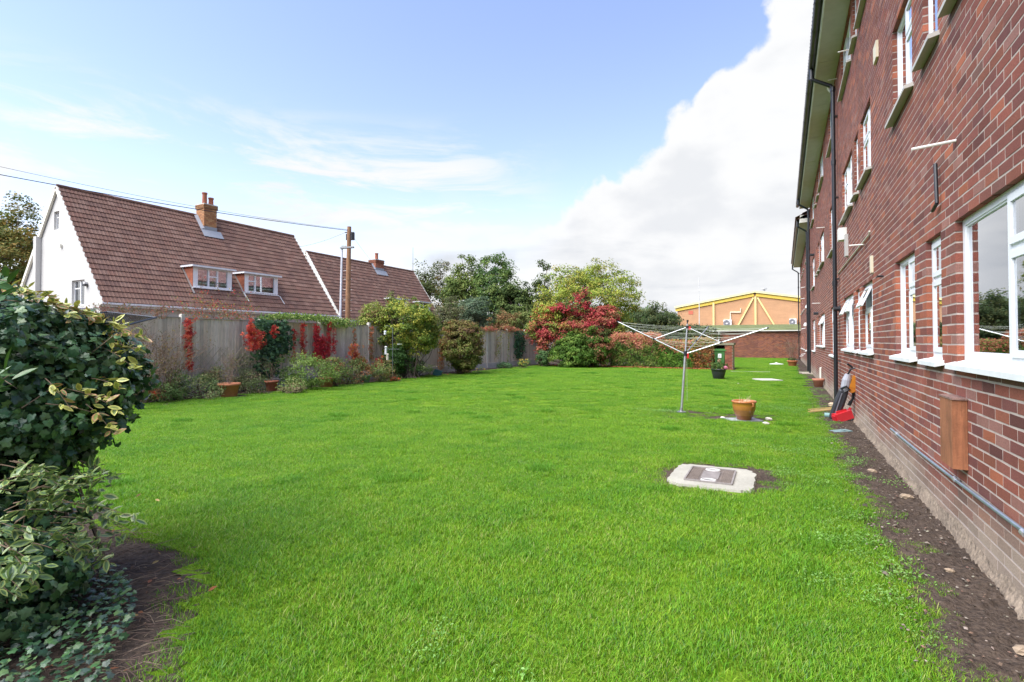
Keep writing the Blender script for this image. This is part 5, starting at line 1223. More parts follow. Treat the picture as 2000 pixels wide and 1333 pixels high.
q1, t1 = terr_pot(448.5, 776, .54, .36, 'orange terracotta pot with bare stems in front of the diamond trellis'); twigs(t1, q1+[0, 0, .3], .95, .3, 14, .005, leafpal=[(.25,.22,.06),(.12,.15,.04)], leafn=90, leafs=.035)
q1, t1 = terr_pot(531, 764, .40, .30, 'smaller reddish terracotta pot half hidden below the dark ivy', (.36,.12,.07)); twigs(t1, q1+[0, 0, .26], .7, .4, 10, .005, leafpal=GREEN, leafn=150, leafs=.04)
q1, t1 = terr_pot(637, 757, .56, .32, 'wide terracotta bowl under the leafy mound by the fence', (.34,.14,.075)); 
q1, t1 = terr_pot(713, 748, .44, .26, 'small pale green pot standing by the fence bed', (.16,.30,.20)); twigs(t1, q1+[0, 0, .22], .55, .45, 10, .005, leafpal=GREEN, leafn=160, leafs=.05)
q1, t1 = terr_pot(1547, 716, .56, .32, 'terracotta pot with dry twigs at the far corner of the flats', (.50,.18,.08), group='terracotta pots by the brick flats'); twigs(t1, q1+[0, 0, .3], 1.5, .8, 16, .01, leafpal=GREEN, leafn=60, leafs=.06)
tag(bunch(t1, 'foliage', q1+[0, 0, .40], (.28, .28, .12), 160, .07, GREEN), kind='stuff')
q1 = G(1594, 757); q1[0] = .95; t1 = lathe_pot('terracotta_pot', 'weathered terracotta pot tucked against the wall by the cream pipe', 'flower pot', q1[0], q1[1], [(0, 0), (.11, 0), (.15, .2), (.17, .21), (.175, .27), (.15, .27), (.14, .24)], (.36,.15,.09), m_terra, 'terracotta pots by the brick flats')
mb = MB(); q_ = G(855, 735); mb.obox(q_+[0, 0, .13], CR*.16+np.array([0,0,-.05]), CF*.13, CR*.04+np.array([0, 0, .11]), (.02,.11,.12)); mb.obox(q_+[.0, 0, .235], CR*.15+np.array([0,0,-.045]), CF*.11, (0, 0, .008), (.03,.16,.17)); tag(mb.build('plastic_tub', m_plas), 'tipped dark teal plastic tub by the fence foot', 'tub')
# bird feeder pole
q_ = G(767, 744); BF_ = thing('bird_feeder_stand', 'thin metal bird feeder pole with hanging feeders against the round yellow-green shrub', 'bird feeder', tuple(q_))
hh = 1.45+(667-655)*19.2/F; mb = MB(); mb.tube([q_, q_+[0, 0, 1.95]], .012, 8, (.10,.12,.12)); mb.tube([q_+[0, 0, 1.9], q_+[0, 0, 2.0]-CR*.12, q_+[0, 0, 2.02]-CR*.24, q_+[0, 0, 1.95]-CR*.28], .008, 6, (.1,.12,.12)); mb.tube([q_+[0, 0, 1.15]+CR*.25, q_+[0,0,1.15]-CR*.25], .008, 6, (.1,.12,.12)); mb.build('pole', m_paint, BF_)
for (u_, z_, hgt, col) in ((-.25, 1.10, .32, (.65,.67,.68)), (-.19, .86, .26, (.62,.58,.46)), (-.28, 1.75, .16, (.66,.68,.74))):
    mb = MB(); mb.lathe(q_+CR*u_+[0, 0, z_], [(0, -hgt/2), (.045, -hgt/2+.02), (.04, hgt/2-.05), (.06, hgt/2-.03), (.02, hgt/2), (0, hgt/2)], 12, col); mb.build('feeder', m_plas, BF_)
mb = MB(); mb.lathe(q_+CR*.26+[0, 0, 1.30], [(0, 0), (.09, .02), (.1, .05), (.09, .05), (0, .03)], 14, (.6,.62,.66)); mb.build('feeder_dish', m_plas, BF_)
# things by the wall foot
q_ = G(1640, 822); q_[0] = .78
GV = thing('garden_vacuum', 'black and orange garden blower standing on end against the black downpipe', 'garden tool', tuple(q_))
tp_ = P(1665, 718, 9.3)
ax_ = tp_-q_; ax_ = ax_/np.linalg.norm(ax_)
sd_ = np.cross(ax_, (0, 1, 0)); sd_ /= np.linalg.norm(sd_); fd = np.cross(sd_, ax_)
def gv(t, u=0, w=0): return q_+ax_*t+sd_*u+fd*w
mb = MB()
r0_ = []; 
for t_, a_, b_ in ((0, .05, .05), (.06, .075, .07), (.35, .085, .08), (.58, .075, .07), (.64, .05, .05)): r0_.append([gv(t_, sx*a_, sy*b_) for sx, sy in ((-1,-.6),(-.6,-1),(.6,-1),(1,-.6),(1,.6),(.6,1),(-.6,1),(-1,.6))])
V = [p for r in r0_ for p in r]; mb.add(V, [(i*8+k, i*8+(k+1) % 8, (i+1)*8+(k+1) % 8, (i+1)*8+k) for i in range(4) for k in range(8)]+[tuple(range(8))[::-1], tuple(32+k for k in range(8))], (.035,.036,.045))
mb.tube([gv(.02, 0, -.08), gv(.55, .02, -.085)], .012, 6, (.15,.15,.18)); mb.build('blower_body', m_plas, GV)
mb = MB(); mb.tube([gv(.60, .0), gv(.68, 0), gv(.80, .02), gv(.90, .03)], [.06, .075, .07, .045], 12, (.36,.37,.42)); mb.build('collector_neck', m_plas, GV)
mb = MB(); mb.obox(gv(.80, -.10), sd_*.05, fd*.055, ax_*.10, (.52,.19,.02)); mb.tube([gv(.66, -.10, -.05), gv(.66, -.10, .05)], .06, 14, (.50,.17,.02)); mb.build('motor_housing', m_plas, GV)
mb = MB(); mb.tube([gv(.90, .03), gv(1.0, .02), gv(1.05, -.05), gv(1.0, -.14), gv(.90, -.13)], .016, 8); mb.tube([gv(1.04, .0), gv(1.08, .10)], .018, 8); mb.tube([gv(.66, -.13), gv(.5, -.17), gv(.42, -.16)], .02, 8); mb.tube([gv(.44, -.16), gv(.36, -.155)], .028, 8); mb.tube([gv(.62, .06, -.05), gv(.70, .0, -.09), gv(.66, -.07, -.06), gv(.58, .0, -.09)], .016, 8); mb.build('handle', m_black, GV)
q_ = G(1651, 824); q_[0] = .93
mb = MB(); a1_ = np.array([.75, .35, .28]); a1_ /= np.linalg.norm(a1_); a2_ = np.cross(a1_, (0, 0, 1)); a2_ /= np.linalg.norm(a2_); a3_ = np.cross(a2_, a1_)*-1
if a3_[2] < 0: a3_ = -a3_
cc_ = q_+[0, 0, .10]; mb.obox(cc_, a1_*.14, a2_*.08, a3_*.075, (.55,.025,.035)); mb.obox(cc_-a1_*.15, a1_*.02, a2_*.05, a3_*.05, (.50,.02,.03)); mb.obox(cc_+a3_*.09, a1_*.09, a2_*.018, a3_*.018, (.50,.02,.03)); mb.tube([cc_+a1_*.12+a3_*.05, cc_+a1_*.18+a3_*.09], .025, 8, (.5,.02,.03))
tag(mb.build('fuel_can', m_plas), 'red plastic fuel can lying on the soil beside the garden blower', 'can')
q_ = G(1620, 817); mb = MB(); d_ = (CR*.8-CF*.6); mb.tube([q_+[0,0,.05]-d_*.09, q_+[0,0,.05], q_+[0,0,.05]+d_*.05], [.045, .045, .02], 12, (.16,.30,.29)); mb.tube([q_+[0,0,.05]+d_*.05, q_+[0,0,.045]+d_*.13], [.03, .035], 10, (.55,.36,.14)); tag(mb.build('plastic_bottle', m_plas), 'teal bottle with an orange end lying by the bamboo canes', 'bottle')
for k in range(5):
    a_ = G(1577+rnd.uniform(-2, 6), 803+k*2.2); b_ = G(1632, 800+k*2.4); mb = MB(); mb.tube([a_+[0,0,.03+.008*k], (a_+b_)/2+[0,0,.04+.01*k], b_+[0,0,.05+.01*k]], .009, 6, [(.50,.36,.13),(.42,.30,.12),(.55,.42,.2)][k % 3]); tag(mb.build('bamboo_cane', m_bark), ['yellow bamboo cane at the back of the bundle by the near downpipe', 'dull brown bamboo cane second from the back of the bundle', 'pale straw bamboo cane in the middle of the bundle', 'yellow bamboo cane second from the front of the bundle', 'dull brown bamboo cane nearest the camera in the bundle'][k], 'cane', 'bamboo canes by the downpipe foot')
q_ = G(1626, 796); mb = MB(); v, f, c = leaf_arrays(T_stone, np.array([q_+[0, 0, .05]]), np.array([[.2, .1, 1.]]), np.array([.12]), np.array([[.48, .38, .26]])); mb.addnp(v, f, c); tag(mb.build('stone', m_conc), 'sandy rubble stone at the foot of the near downpipe', 'stone')
q_ = G(1640, 845); mb = MB(); mb.obox(q_+[0, 0, .025], CR*.13+np.array([0, 0, .01]), CF*.09, (0, 0, .006), (.16,.24,.24)); mb.obox(q_+CR*.09+[0, 0, .035], CR*.07+np.array([0, 0, -.01]), CF*.05, (0, 0, .005), (.20,.28,.28)); tag(mb.build('slate_piece', m_conc), 'broken grey-green slate lying on the soil strip', 'slate')
for (px, py, w_, lab) in ((1700, 925, .055, 'flat tan stone on the soil strip near the manhole'), (1767, 976, .06, 'mossy rounded stone in the soil strip under the conduit'), (1990, 1278, .05, 'grey stone at the bottom right corner of the soil'), (1848, 1121, .03, 'small pale pebble in the soil beside the concrete footing')):
    q_ = G(px, py); mb = MB(); v, f, c = leaf_arrays(T_stone, np.array([q_+[0, 0, .03]]), np.array([[.1, .2, 1.]]), np.array([w_]), np.array([[.30, .23, .16]])); mb.addnp(v, f, c); tag(mb.build('stone', m_conc), lab, 'stone')
# rough concrete footing lip under the brickwork
mb = MB(); ys = np.arange(1.2, 28, .12); V = []
for y in ys:
    o1, o2 = .030+.018*vnoise(y, 0, 2, 1)+rnd.uniform(-.006, .006), .065+.04*vnoise(y, 3, 1.4, 2)+rnd.uniform(-.012, .012)
    V += [(WX-.001, y, max(.02, o2+.04)), (WX-.012, y, max(.02, o2+.01)), (WX-.02-o1*.4, y, .03), (WX-.03-o1, y, -.05)]
mb.add(V, [(4*i+k, 4*i+k+1, 4*i+k+5, 4*i+k+4) for i in range(len(ys)-1) for k in range(3)], (.25,.20,.15)); mb.build('concrete_footing', m_rough, APT)

# ================================================================== TREES
DG = [(.07,.135,.045),(.095,.17,.05),(.125,.205,.055),(.16,.24,.06),(.20,.27,.075)]
YG = [(.22,.31,.05),(.28,.36,.055),(.34,.39,.06),(.38,.38,.07),(.17,.25,.05),(.42,.36,.08)]
OLV = [(.15,.18,.045),(.20,.20,.05),(.28,.22,.055),(.36,.25,.07),(.11,.15,.045)]
def tr(name, label, px, ptop, d, wpx, hz_px, pal, clumps, per, leaf, seed, **k):
    "px centre, top row, depth, crown half width in px, crown bottom row"
    b = P(px, 667, d); b[2] = 0; ztop = EYE+(667-ptop)*d/F; zbot = max(.3, EYE+(667-hz_px)*d/F); w = wpx*d/F; hr = (ztop-zbot)/2
    return tree(name, label, k.pop('cat', 'tree'), tuple(b), ztop, (w, w, hr), pal, int(clumps*1.9), per, k.pop('cr', w*.26), leaf*.95, seed, cz=(ztop+zbot)/2, **k)
tr('broadleaf_tree', 'olive and rust coloured tree behind the left gable of the white house', 8, 402, 36, 72, 640, OLV, 260, 60, .20, 2, amp=.2, cr=.65)
tr('broadleaf_tree', 'dark rounded tree behind the right end of the second chalet roof', 835, 522, 62, 62, 660, [(.06,.09,.03),(.09,.12,.035),(.13,.14,.04),(.17,.13,.04)], 180, 55, .24, 3, cr=.85)
tr('broadleaf_tree', 'tall pale green tree left of the pair behind the fence', 905, 508, 50, 46, 660, [(.08,.13,.035),(.12,.18,.04),(.17,.22,.05),(.21,.25,.07)], 150, 60, .21, 4, cr=.62, amp=.24)
tr('broadleaf_tree', 'dense dark green tree in the middle of the tree line behind the fence', 965, 515, 48, 48, 665, DG, 200, 60, .21, 5, cr=.6)
tr('broadleaf_tree', 'shorter dark green tree right of the dense one behind the fence', 1012, 545, 46, 36, 665, [(.06,.10,.035),(.09,.14,.04),(.13,.18,.05)], 120, 55, .2, 6, cr=.5)
tr('broadleaf_tree', 'slender small tree touching the left side of the yellow-green willow', 1062, 527, 44, 20, 640, [(.08,.12,.035),(.12,.16,.04)], 46, 45, .18, 7, cr=.42, amp=.3)
tr('weeping_tree', 'broad yellow-green tree rising above the red creeper at the far corner', 1150, 520, 38, 92, 700, YG, 420, 62, .15, 8, cr=.52, amp=.14, shell=.5)
tr('broadleaf_tree', 'grey-green bushy tree in front of the left end of the warehouse', 1285, 590, 42, 42, 690, [(.07,.11,.04),(.10,.14,.055),(.15,.17,.06)], 170, 55, .15, 9, cr=.5, amp=.25)
tr('broadleaf_tree', 'dark low tree below the warehouse wall behind the clothes dryer', 1330, 632, 40, 62, 705, [(.045,.075,.028),(.07,.10,.035),(.10,.13,.04)], 150, 55, .14, 10, cr=.45)
tr('shrub', 'blue-green feathery shrub just behind the fence below the tall trees', 925, 582, 33, 34, 650, [(.14,.20,.12),(.10,.16,.09),(.18,.23,.14)], 90, 60, .11, 11, cr=.32, cat='shrub', amp=.2)
tr('shrub', 'wispy grey-green shrub behind the fence left of the blue-green one', 876, 596, 31, 30, 650, [(.16,.18,.09),(.12,.14,.06),(.20,.19,.10)], 60, 50, .10, 12, cr=.32, cat='shrub', amp=.3)
tr('shrub', 'russet shrub showing over the far fence panels', 988, 608, 33, 30, 655, [(.30,.17,.08),(.24,.15,.06),(.18,.18,.06)], 60, 50, .10, 13, cr=.3, cat='shrub', amp=.3)
tr('shrub', 'light green bush between the russet shrub and the red creeper', 1035, 600, 33, 30, 660, [(.15,.21,.06),(.20,.24,.07)], 60, 55, .11, 14, cr=.3, cat='shrub')

# ---- leafy masses of several colours, each a thing
def mass(name, label, cat, lobes, leaf, seed, tmpl=T_oval, stem=None, group=None, material=None, base=None, jit=.18, up=.4):
    "lobes: (centre, radii, palette, clumps, per, clump radius)"
    b = base if base is not None else (lobes[0][0][0], lobes[0][0][1], 0)
    t = thing(name, label, cat, tuple(float(v) for v in b), group); mb = MB(); cs = []
    for i, (c, rad, pal, cl, per, cr) in enumerate(lobes):
        p, n, tt, cc = crown_pts(c, rad, cl, per, cr, seed+i*7, .14, .55, .06, up); tt = np.clip(tt+RS.uniform(-.12, .12, len(tt)), 0, .999)
        v, f, c_l = leaf_arrays(tmpl, p, n, leaf*RS.uniform(.6, 1.4, len(p)), pick(pal, len(p), tt, jit)); mb.addnp(v, f, c_l); cs += list(cc[::max(1, len(cc)//8)])
    tb = MB(); b = np.array([b[0], b[1], 0.]); st = stem or (.10,.075,.055)
    for g_ in cs:
        m = (b+g_)/2+np.array([rnd.gauss(0, .1), rnd.gauss(0, .1), 0]); tb.tube([b+np.array([rnd.gauss(0, .12), rnd.gauss(0, .12), 0]), m, g_], [.018, .013, .006], 5, st, cap=False)
    tb.build('stems', m_bark, t); mb.build('foliage', material or m_leaf, t); return t
RED = [(.42,.05,.06),(.34,.045,.055),(.48,.10,.09),(.26,.05,.05),(.20,.16,.06)]
ROSE = [(.42,.10,.08),(.35,.08,.07),(.48,.16,.10),(.30,.14,.06)]
MIX = [(0.203,0.261,0.051),(0.131,0.189,0.043),(0.29,0.304,0.058),(0.408,0.132,0.072),(0.312,0.216,0.06)]
def L_(px, py, d, rx, rz, pal, cl, per=45, cr=.28): 
    c = P(px, py, d); return (c, (rx, rx*.8, rz), pal, cl, per, cr)
mass('creeper_thicket', 'tall tangle of crimson and yellow-green creeper at the far left corner of the lawn', 'creeper', [
    L_(1140, 600, 31, .55, 1.1, RED+[(0.145,0.189,0.072)], 60), L_(1185, 628, 30.6, 1.05, .95, RED[:3]+ROSE+[(0.145,0.189,0.072)], 150), L_(1075, 618, 31, 1.0, .8, YG[:4]+[(0.432,0.096,0.06),(0.462,0.176,0.066)], 110),
    L_(1055, 645, 30.8, .9, .6, MIX+ROSE[:2], 80), L_(1110, 650, 30.4, 1.1, .8, MIX+[(0.102,0.16,0.043)]+ROSE[:1], 120), L_(1160, 665, 30.2, 1.0, .8, [(0.102,0.145,0.043),(0.145,0.203,0.058),(0.36,0.108,0.072),(0.144,0.12,0.072)], 110),
    L_(1090, 620, 31.2, .6, .6, RED[:1]+YG[:2]+[(0.174,0.232,0.072)], 40), L_(1210, 660, 30, .6, .9, MIX, 60), L_(1098, 606, 30.6, .7, .35, RED[:3]+[(.14,.18,.05)], 46), L_(1065, 655, 30.2, .5, .4, RED[:2]+ROSE, 40), L_(1140, 640, 29.9, .6, .4, RED[:3]+ROSE, 50), L_(1062, 688, 30, .3, .8, ROSE+[(0.48,0.156,0.06),(0.072,0.116,0.029)], 40)], .115, 20, T_oval)
mass('laurel_bush', 'glossy dark green laurel bush below the red creeper', 'bush', [L_(1120, 690, 28.9, 1.25, .9, [(.05,.10,.015),(.07,.145,.02),(.10,.20,.03),(.18,.27,.05)], 260, 44, .26), L_(1165, 680, 28.8, .8, .9, [(.07,.14,.02),(.13,.22,.03),(.34,.16,.08),(.42,.20,.12)], 140, 44, .26)], .125, 22, T_oval, material=m_leaf)
def hedge(label, px0, px1, ytop, Yh, dep, pal, toppal, n, leaf, seed, ztop=None, rough=.07):
    x0, x1 = onY(px0, Yh)[0], onY(px1, Yh)[0]; zt = onY((px0+px1)/2, Yh, ytop)[2]
    t = thing('hedge', label, 'hedge', ((x0+x1)/2, Yh+dep/2, 0), 'clipped hedges along the far end of the lawn'); r = np.random.RandomState(seed)
    # points near the surface of a rounded box
    u = r.rand(n); w = x1-x0; hgt = zt; L1, L2, L3 = hgt, dep, hgt; tot = L1+L2+L3
    sN = r.rand(n)*tot; x = x0+u*w; y = np.where(sN < L1, Yh, np.where(sN < L1+L2, Yh+(sN-L1), Yh+dep)); z = np.where(sN < L1, sN, np.where(sN < L1+L2, hgt, (tot-sN)))
    endc = r.rand(n) < .16; x = np.where(endc, np.where(r.rand(n) < .5, x0, x1), x); y = np.where(endc, Yh+r.rand(n)*dep, y); z = np.where(endc, r.rand(n)*hgt, z)
    k = 1-.12*np.clip((z-hgt*.75)/(hgt*.25), 0, 1); y = Yh+dep/2+(y-Yh-dep/2)*k; x = (x0+x1)/2+(x-(x0+x1)/2)*(1-.05*np.clip((z-hgt*.7)/(hgt*.3), 0, 1))
    bl = vnoise(x*2, z*3+y, 1.2, seed)*rough*1.6
    p = np.stack([x+r.normal(0, rough, n), y+r.normal(0, rough, n)+bl*np.sign(y-Yh-dep/2), z+r.normal(0, rough*.7, n)+bl*.6*(z > hgt*.9)], 1); p[:, 2] = np.maximum(p[:, 2], .03)
    c = vnoise(p[:, 0]*1.3, p[:, 2]*1.9, 1.3, seed+3)*.55+.5+r.uniform(-.14, .14, n); tops = (z/hgt-.62+.22*vnoise(p[:, 0], p[:, 2], 2.1, seed+5))*2.6+r.uniform(-.3, .3, n) > .2
    col = pick(pal, n, np.clip(c, 0, .99)); ct = pick(toppal, n); col[tops] = ct[tops]
    nn = r.normal(size=(n, 3)); nn[:, 1] -= .8; nn[:, 2] += .6
    mb = MB(); v, f, cc = leaf_arrays(T_oval, p, nn, leaf*r.uniform(.6, 1.4, n), col); mb.addnp(v, f, cc); mb.build('foliage', m_leaf, t)
    tb = MB()
    for _ in range(int(w*14)):
        xx = r.uniform(x0+.05, x1-.05); yy = Yh+r.uniform(.15, dep-.1); tb.tube([(xx, yy, 0), (xx+r.normal(0, .1), yy, hgt*.5), (xx+r.normal(0, .2), yy+r.normal(0, .08), hgt*.92)], [.018, .012, .005], 4, (0.144,0.102,0.072), cap=False)
    tb.build('stems', m_bark, t); return t
HP = [(.06,.12,.025),(.10,.18,.035),(.15,.24,.045),(.20,.27,.06),(.30,.22,.07)]; TPk = [(.58,.24,.15),(.48,.20,.12),(.40,.34,.12),(.62,.30,.19),(.52,.16,.12)]
hedge('clipped hedge with orange-pink tinted top right of the red creeper', 1192, 1285, 656, 28.3, 1.1, HP, TPk, 13000, .085, 31, rough=.10)
hedge('bright glossy green clipped hedge behind the rotary dryer', 1286, 1352, 669, 28.35, 1.1, [(.06,.14,.02),(.10,.22,.03),(.15,.30,.045),(.21,.36,.06)], [(.22,.36,.08),(.56,.26,.15),(.56,.18,.12)], 11000, .075, 33)
hedge('brown and orange thin hedge end next to the bin store', 1353, 1389, 664, 28.35, .9, [(0.156,0.108,0.048),(0.312,0.132,0.054),(0.432,0.18,0.06),(0.145,0.174,0.043),(0.462,0.187,0.066)], [(0.408,0.24,0.108),(0.29,0.319,0.102)], 3600, .085, 35, rough=.1)
# litter of orange leaves under them
n = 2600; x = RS.uniform(-12.8, -3.3, n); y = 28.12+RS.normal(0, .14, n)*(1+.6*(RS.rand(n) < .2)); p = np.stack([x, y, .035+RS.rand(n)*.03], 1); nn = RS.normal(size=(n, 3))*.4; nn[:, 2] += 1
mb = MB(); v, f, c = leaf_arrays(T_oval, p, nn, RS.uniform(.04, .09, n), pick([(0.528,0.165,0.066),(0.48,0.132,0.06),(0.572,0.264,0.132),(0.3,0.144,0.072),(0.495,0.099,0.055)], n)); mb.addnp(v, f, c); tag(mb.build('leaf_litter', m_leaf), 'fallen orange leaves lying along the foot of the hedges', 'fallen leaves', kind='stuff')

# ---- plants along the fence
q_ = G(800, 743); q_[0] = -13.3
d1 = 21.3
mass('round_shrub', 'large round yellow-green shrub on dark stems leaning over the fence', 'shrub', [L_(795, 640, 20.8, 1.15, 1.0, [(0.145,0.217,0.043),(0.217,0.304,0.051),(0.29,0.362,0.058),(0.435,0.42,0.072),(0.102,0.16,0.036)], 360, 48, .22), L_(735, 622, 20.6, .65, .6, [(0.217,0.29,0.058),(0.29,0.348,0.072),(0.288,0.216,0.084)], 110, 42, .22), L_(835, 648, 21, .55, .7, [(0.131,0.189,0.043),(0.203,0.246,0.058),(0.319,0.29,0.072)], 120, 42, .2), L_(765, 598, 21.2, .22, .55, [(0.145,0.203,0.043),(0.217,0.261,0.058)], 20, 34, .18), L_(775, 700, 20, .45, .5, GREEN, 90, 40, .18), L_(800, 718, 20.5, .5, .35, GREEN, 60, 36, .16)], .080, 41, base=tuple(P(803, 667, 20.2)[:2]))
mass('clipped_shrub', 'blocky olive and bronze shrub standing in front of the fence', 'shrub', [L_(902, 655, 23.3, .9, .62, [(0.189,0.174,0.051),(0.216,0.168,0.06),(0.145,0.174,0.043),(0.264,0.192,0.072),(0.192,0.108,0.072)], 240, 45, .2), L_(902, 692, 23.0, .88, .72, [(0.131,0.174,0.043),(0.189,0.232,0.051),(0.261,0.275,0.072),(0.192,0.144,0.06)], 250, 45, .2), L_(875, 672, 23.2, .4, .9, [(0.174,0.174,0.043),(0.312,0.156,0.06)], 50, 40, .2), L_(925, 672, 23.6, .4, .9, [(0.174,0.189,0.051),(0.18,0.132,0.06)], 50, 40, .2)], .085, 43, base=tuple(P(903, 667, 23.1)[:2]))
def fern(label, px, py, d, rx, rz, pal, n, leaf, seed, name='shrub', cat='shrub', tm=T_oval, group=None):
    c = P(px, py, d); return mass(name, label, cat, [(c, (rx, rx*.55, rz), pal, n, 42, .2)], leaf, seed, tm, group=group, base=(c[0], c[1]))
fern('feathery bright green mound below the scarlet creepers', 598, 728, 15.6, .95, .62, [(0.116,0.189,0.043),(0.174,0.275,0.058),(0.246,0.348,0.087)], 120, .05, 51)
fern('low mixed green plants right of the white post foot', 395, 762, 13.3, .75, .33, [(0.145,0.217,0.072),(0.217,0.304,0.116),(0.29,0.29,0.131)], 60, .045, 52)
fern('low leafy plant at the left foot of the concrete post', 300, 775, 12.6, .8, .30, [(0.087,0.16,0.043),(0.145,0.232,0.072),(0.217,0.29,0.102)], 60, .05, 53)
fern('sprawling grey-green plants between the two front terracotta pots', 492, 755, 14.5, .5, .34, [(0.131,0.174,0.065),(0.203,0.232,0.102),(0.116,0.16,0.058),(0.24,0.192,0.108)], 50, .045, 54)
fern('straw-coloured tuft at the lawn edge below the ivy', 572, 758, 14.6, .4, .26, [(0.29,0.29,0.116),(0.312,0.264,0.144),(0.174,0.261,0.072)], 30, .055, 55)
fern('leafy green clump left of the green pot', 672, 738, 17.4, .6, .42, [(0.131,0.189,0.058),(0.189,0.261,0.072),(0.264,0.192,0.084)], 60, .05, 56)
fern('low weedy plants between the green pot and the feeder pole', 740, 728, 18.6, .55, .40, [(0.145,0.203,0.058),(0.217,0.29,0.087),(0.312,0.24,0.096)], 46, .05, 57)
fern('small dark green bush at the far end of the fence', 1061, 701, 29.4, .42, .42, [(0.058,0.123,0.043),(0.102,0.189,0.065),(0.145,0.246,0.087)], 46, .085, 58)
fern('low dark plant at the foot of the last fence post but one', 985, 716, 27.4, .4, .22, [(0.072,0.145,0.058),(0.116,0.203,0.087)], 24, .08, 59)
for (px, py, d, n, lab) in ((1022, 708, 28.6, 16, 'yellow flowering plant near the far end of the fence'), (938, 726, 26, 10, 'small yellow flowers right of the bronze clipped shrub')):
    t = fern(lab, px, py+3, d, .28, .24, [(0.145,0.246,0.058),(0.217,0.319,0.072)], 18, .06, 60+n, 'flowering_plant', 'flowers')
    for k in range(n): flower(t, P(px+rnd.uniform(-9, 9), py+rnd.uniform(-6, 5), d-.25), .045, (0.8,0.605,0.11), 10)
for (px, py, d, lab) in ((772, 741, 18.9, 'orange and red low flowers at the foot of the feeder pole'), (882, 736, 22.5, 'bright red geranium blooms below the bronze shrub'), (300, 770, 12.3, 'small russet plant at the lawn edge near the left bush')):
    t = fern(lab, px, py, d, .28, .12, [(0.174,0.232,0.072),(0.3,0.144,0.072)], 10, .05, 70, 'flowering_plant', 'flowers')
    for k in range(9): flower(t, P(px+rnd.uniform(-9, 9), py+rnd.uniform(-4, 3), d-.15), .05, (0.682,0.132,0.055), 10)
fern('upright leafy plant between the bare shrub and the scarlet hung post', 342, 752, 13.0, .35, .5, [(.12,.19,.06),(.17,.25,.08),(.24,.22,.10)], 44, .05, 101)
fern('loose green stems growing in front of the diamond trellis', 425, 742, 14.2, .5, .36, [(.14,.20,.07),(.20,.25,.10),(.26,.20,.10)], 44, .042, 102)
fern('spreading plant with reddish tips right of the leafy mound', 648, 724, 16.6, .5, .5, [(.12,.19,.05),(.17,.24,.06),(.30,.16,.08)], 60, .05, 103)
fern('bushy plant below the orange creeper at the tall post', 702, 728, 18.0, .5, .5, [(.12,.17,.05),(.18,.22,.07),(.34,.15,.07)], 56, .05, 104)
fern('dense low foliage at the foot of the round yellow-green shrub', 815, 728, 20.6, .7, .34, [(.09,.15,.04),(.14,.20,.05),(.19,.24,.07)], 56, .055, 105)
fern('tangled grey-green stems behind the first terracotta pot', 470, 728, 15.0, .5, .5, [(.14,.17,.08),(.19,.20,.11),(.12,.15,.06)], 50, .04, 106)
# creepers: (px, py range, half width in m, palette)
def creeper(label, strips, leaf, pal, seed, tm=T_star, name='creeper', cat='creeper', dens=1.0, group=None, x=FX+.13, material=None, xs=.05):
    r = np.random.RandomState(seed); pp = []; tb = MB()
    for (px0, py0, px1, py1, hw, n) in strips:
        a_ = np.array(onX(px0, x, py0)); b_ = np.array(onX(px1, x, py1)); t = r.rand(int(n*dens)); q = a_+(b_-a_)*t[:, None]; m = len(t)
        q[:, 1] += r.normal(0, hw*.5, m); q[:, 2] += r.normal(0, .05, m); q[:, 0] += np.abs(r.normal(0, xs, m)); pp.append(q)
        for _ in range(max(1, int(hw*10))):
            o = r.normal(0, hw*.3); tb.tube([b_+[-.05, o, 0], (a_+b_)/2+[-.05, o+r.normal(0, .04), 0], a_+[-.05, o, 0]], .006, 4, (0.192,0.132,0.096), cap=False)
    p = np.concatenate(pp); nn = r.normal(size=p.shape)*.45; nn[:, 0] += 1; nn[:, 1] -= .35; nn[:, 2] += .25
    t_ = thing(name, label, cat, tuple(p.mean(0)*[1, 1, 0]), group); mb = MB(); n = len(p); v, f, c = leaf_arrays(tm, p, nn, leaf*r.uniform(.6, 1.35, n), pick(pal, n)); mb.addnp(v, f, c); tb.build('stems', m_bark, t_); mb.build('leaves', material or m_leaf, t_); return t_
SC = bpy.context.scene
SCAR = [(.50,.045,.035),(.42,.03,.035),(.60,.13,.07),(.32,.03,.03),(.56,.07,.05)]
creeper('scarlet creeper hanging down beside the concrete post', [(367, 626, 369, 720, .10, 150)], .13, SCAR, 81)
creeper('scarlet creeper patch on the left side of the dark ivy', [(488, 640, 490, 660, .12, 34), (492, 645, 500, 680, .26, 130), (487, 622, 489, 640, .06, 14), (533, 640, 534, 656, .10, 26)], .13, SCAR+[(0.726,0.154,0.066)], 82, x=FX+.42)
creeper('dark green ivy clump climbing the fence between the scarlet creepers', [(512, 628, 520, 700, .36, 900), (538, 630, 545, 690, .30, 620), (515, 690, 520, 735, .36, 500), (560, 640, 562, 690, .08, 60)], .085, [(0.043,0.094,0.051),(0.065,0.131,0.065),(0.087,0.16,0.072),(0.036,0.072,0.043)], 83, T_ivy, 'ivy', 'ivy', x=FX+.15, xs=.14)
creeper('slim scarlet creeper strand right of the ivy on the grey boards', [(572, 640, 573, 700, .07, 46), (548, 675, 552, 690, .16, 24)], .12, SCAR, 84)
creeper('narrow bright red creeper strand in the middle of the panel', [(589, 634, 592, 700, .09, 90)], .12, SCAR, 85)
creeper('broad crimson creeper curtain left of the tall post', [(617, 636, 616, 705, .12, 170), (628, 660, 626, 705, .22, 260), (643, 634, 640, 700, .09, 110), (652, 640, 650, 690, .06, 40)], .12, [(0.55,0.033,0.044),(0.462,0.028,0.044),(0.66,0.066,0.066),(0.432,0.036,0.054)], 86)
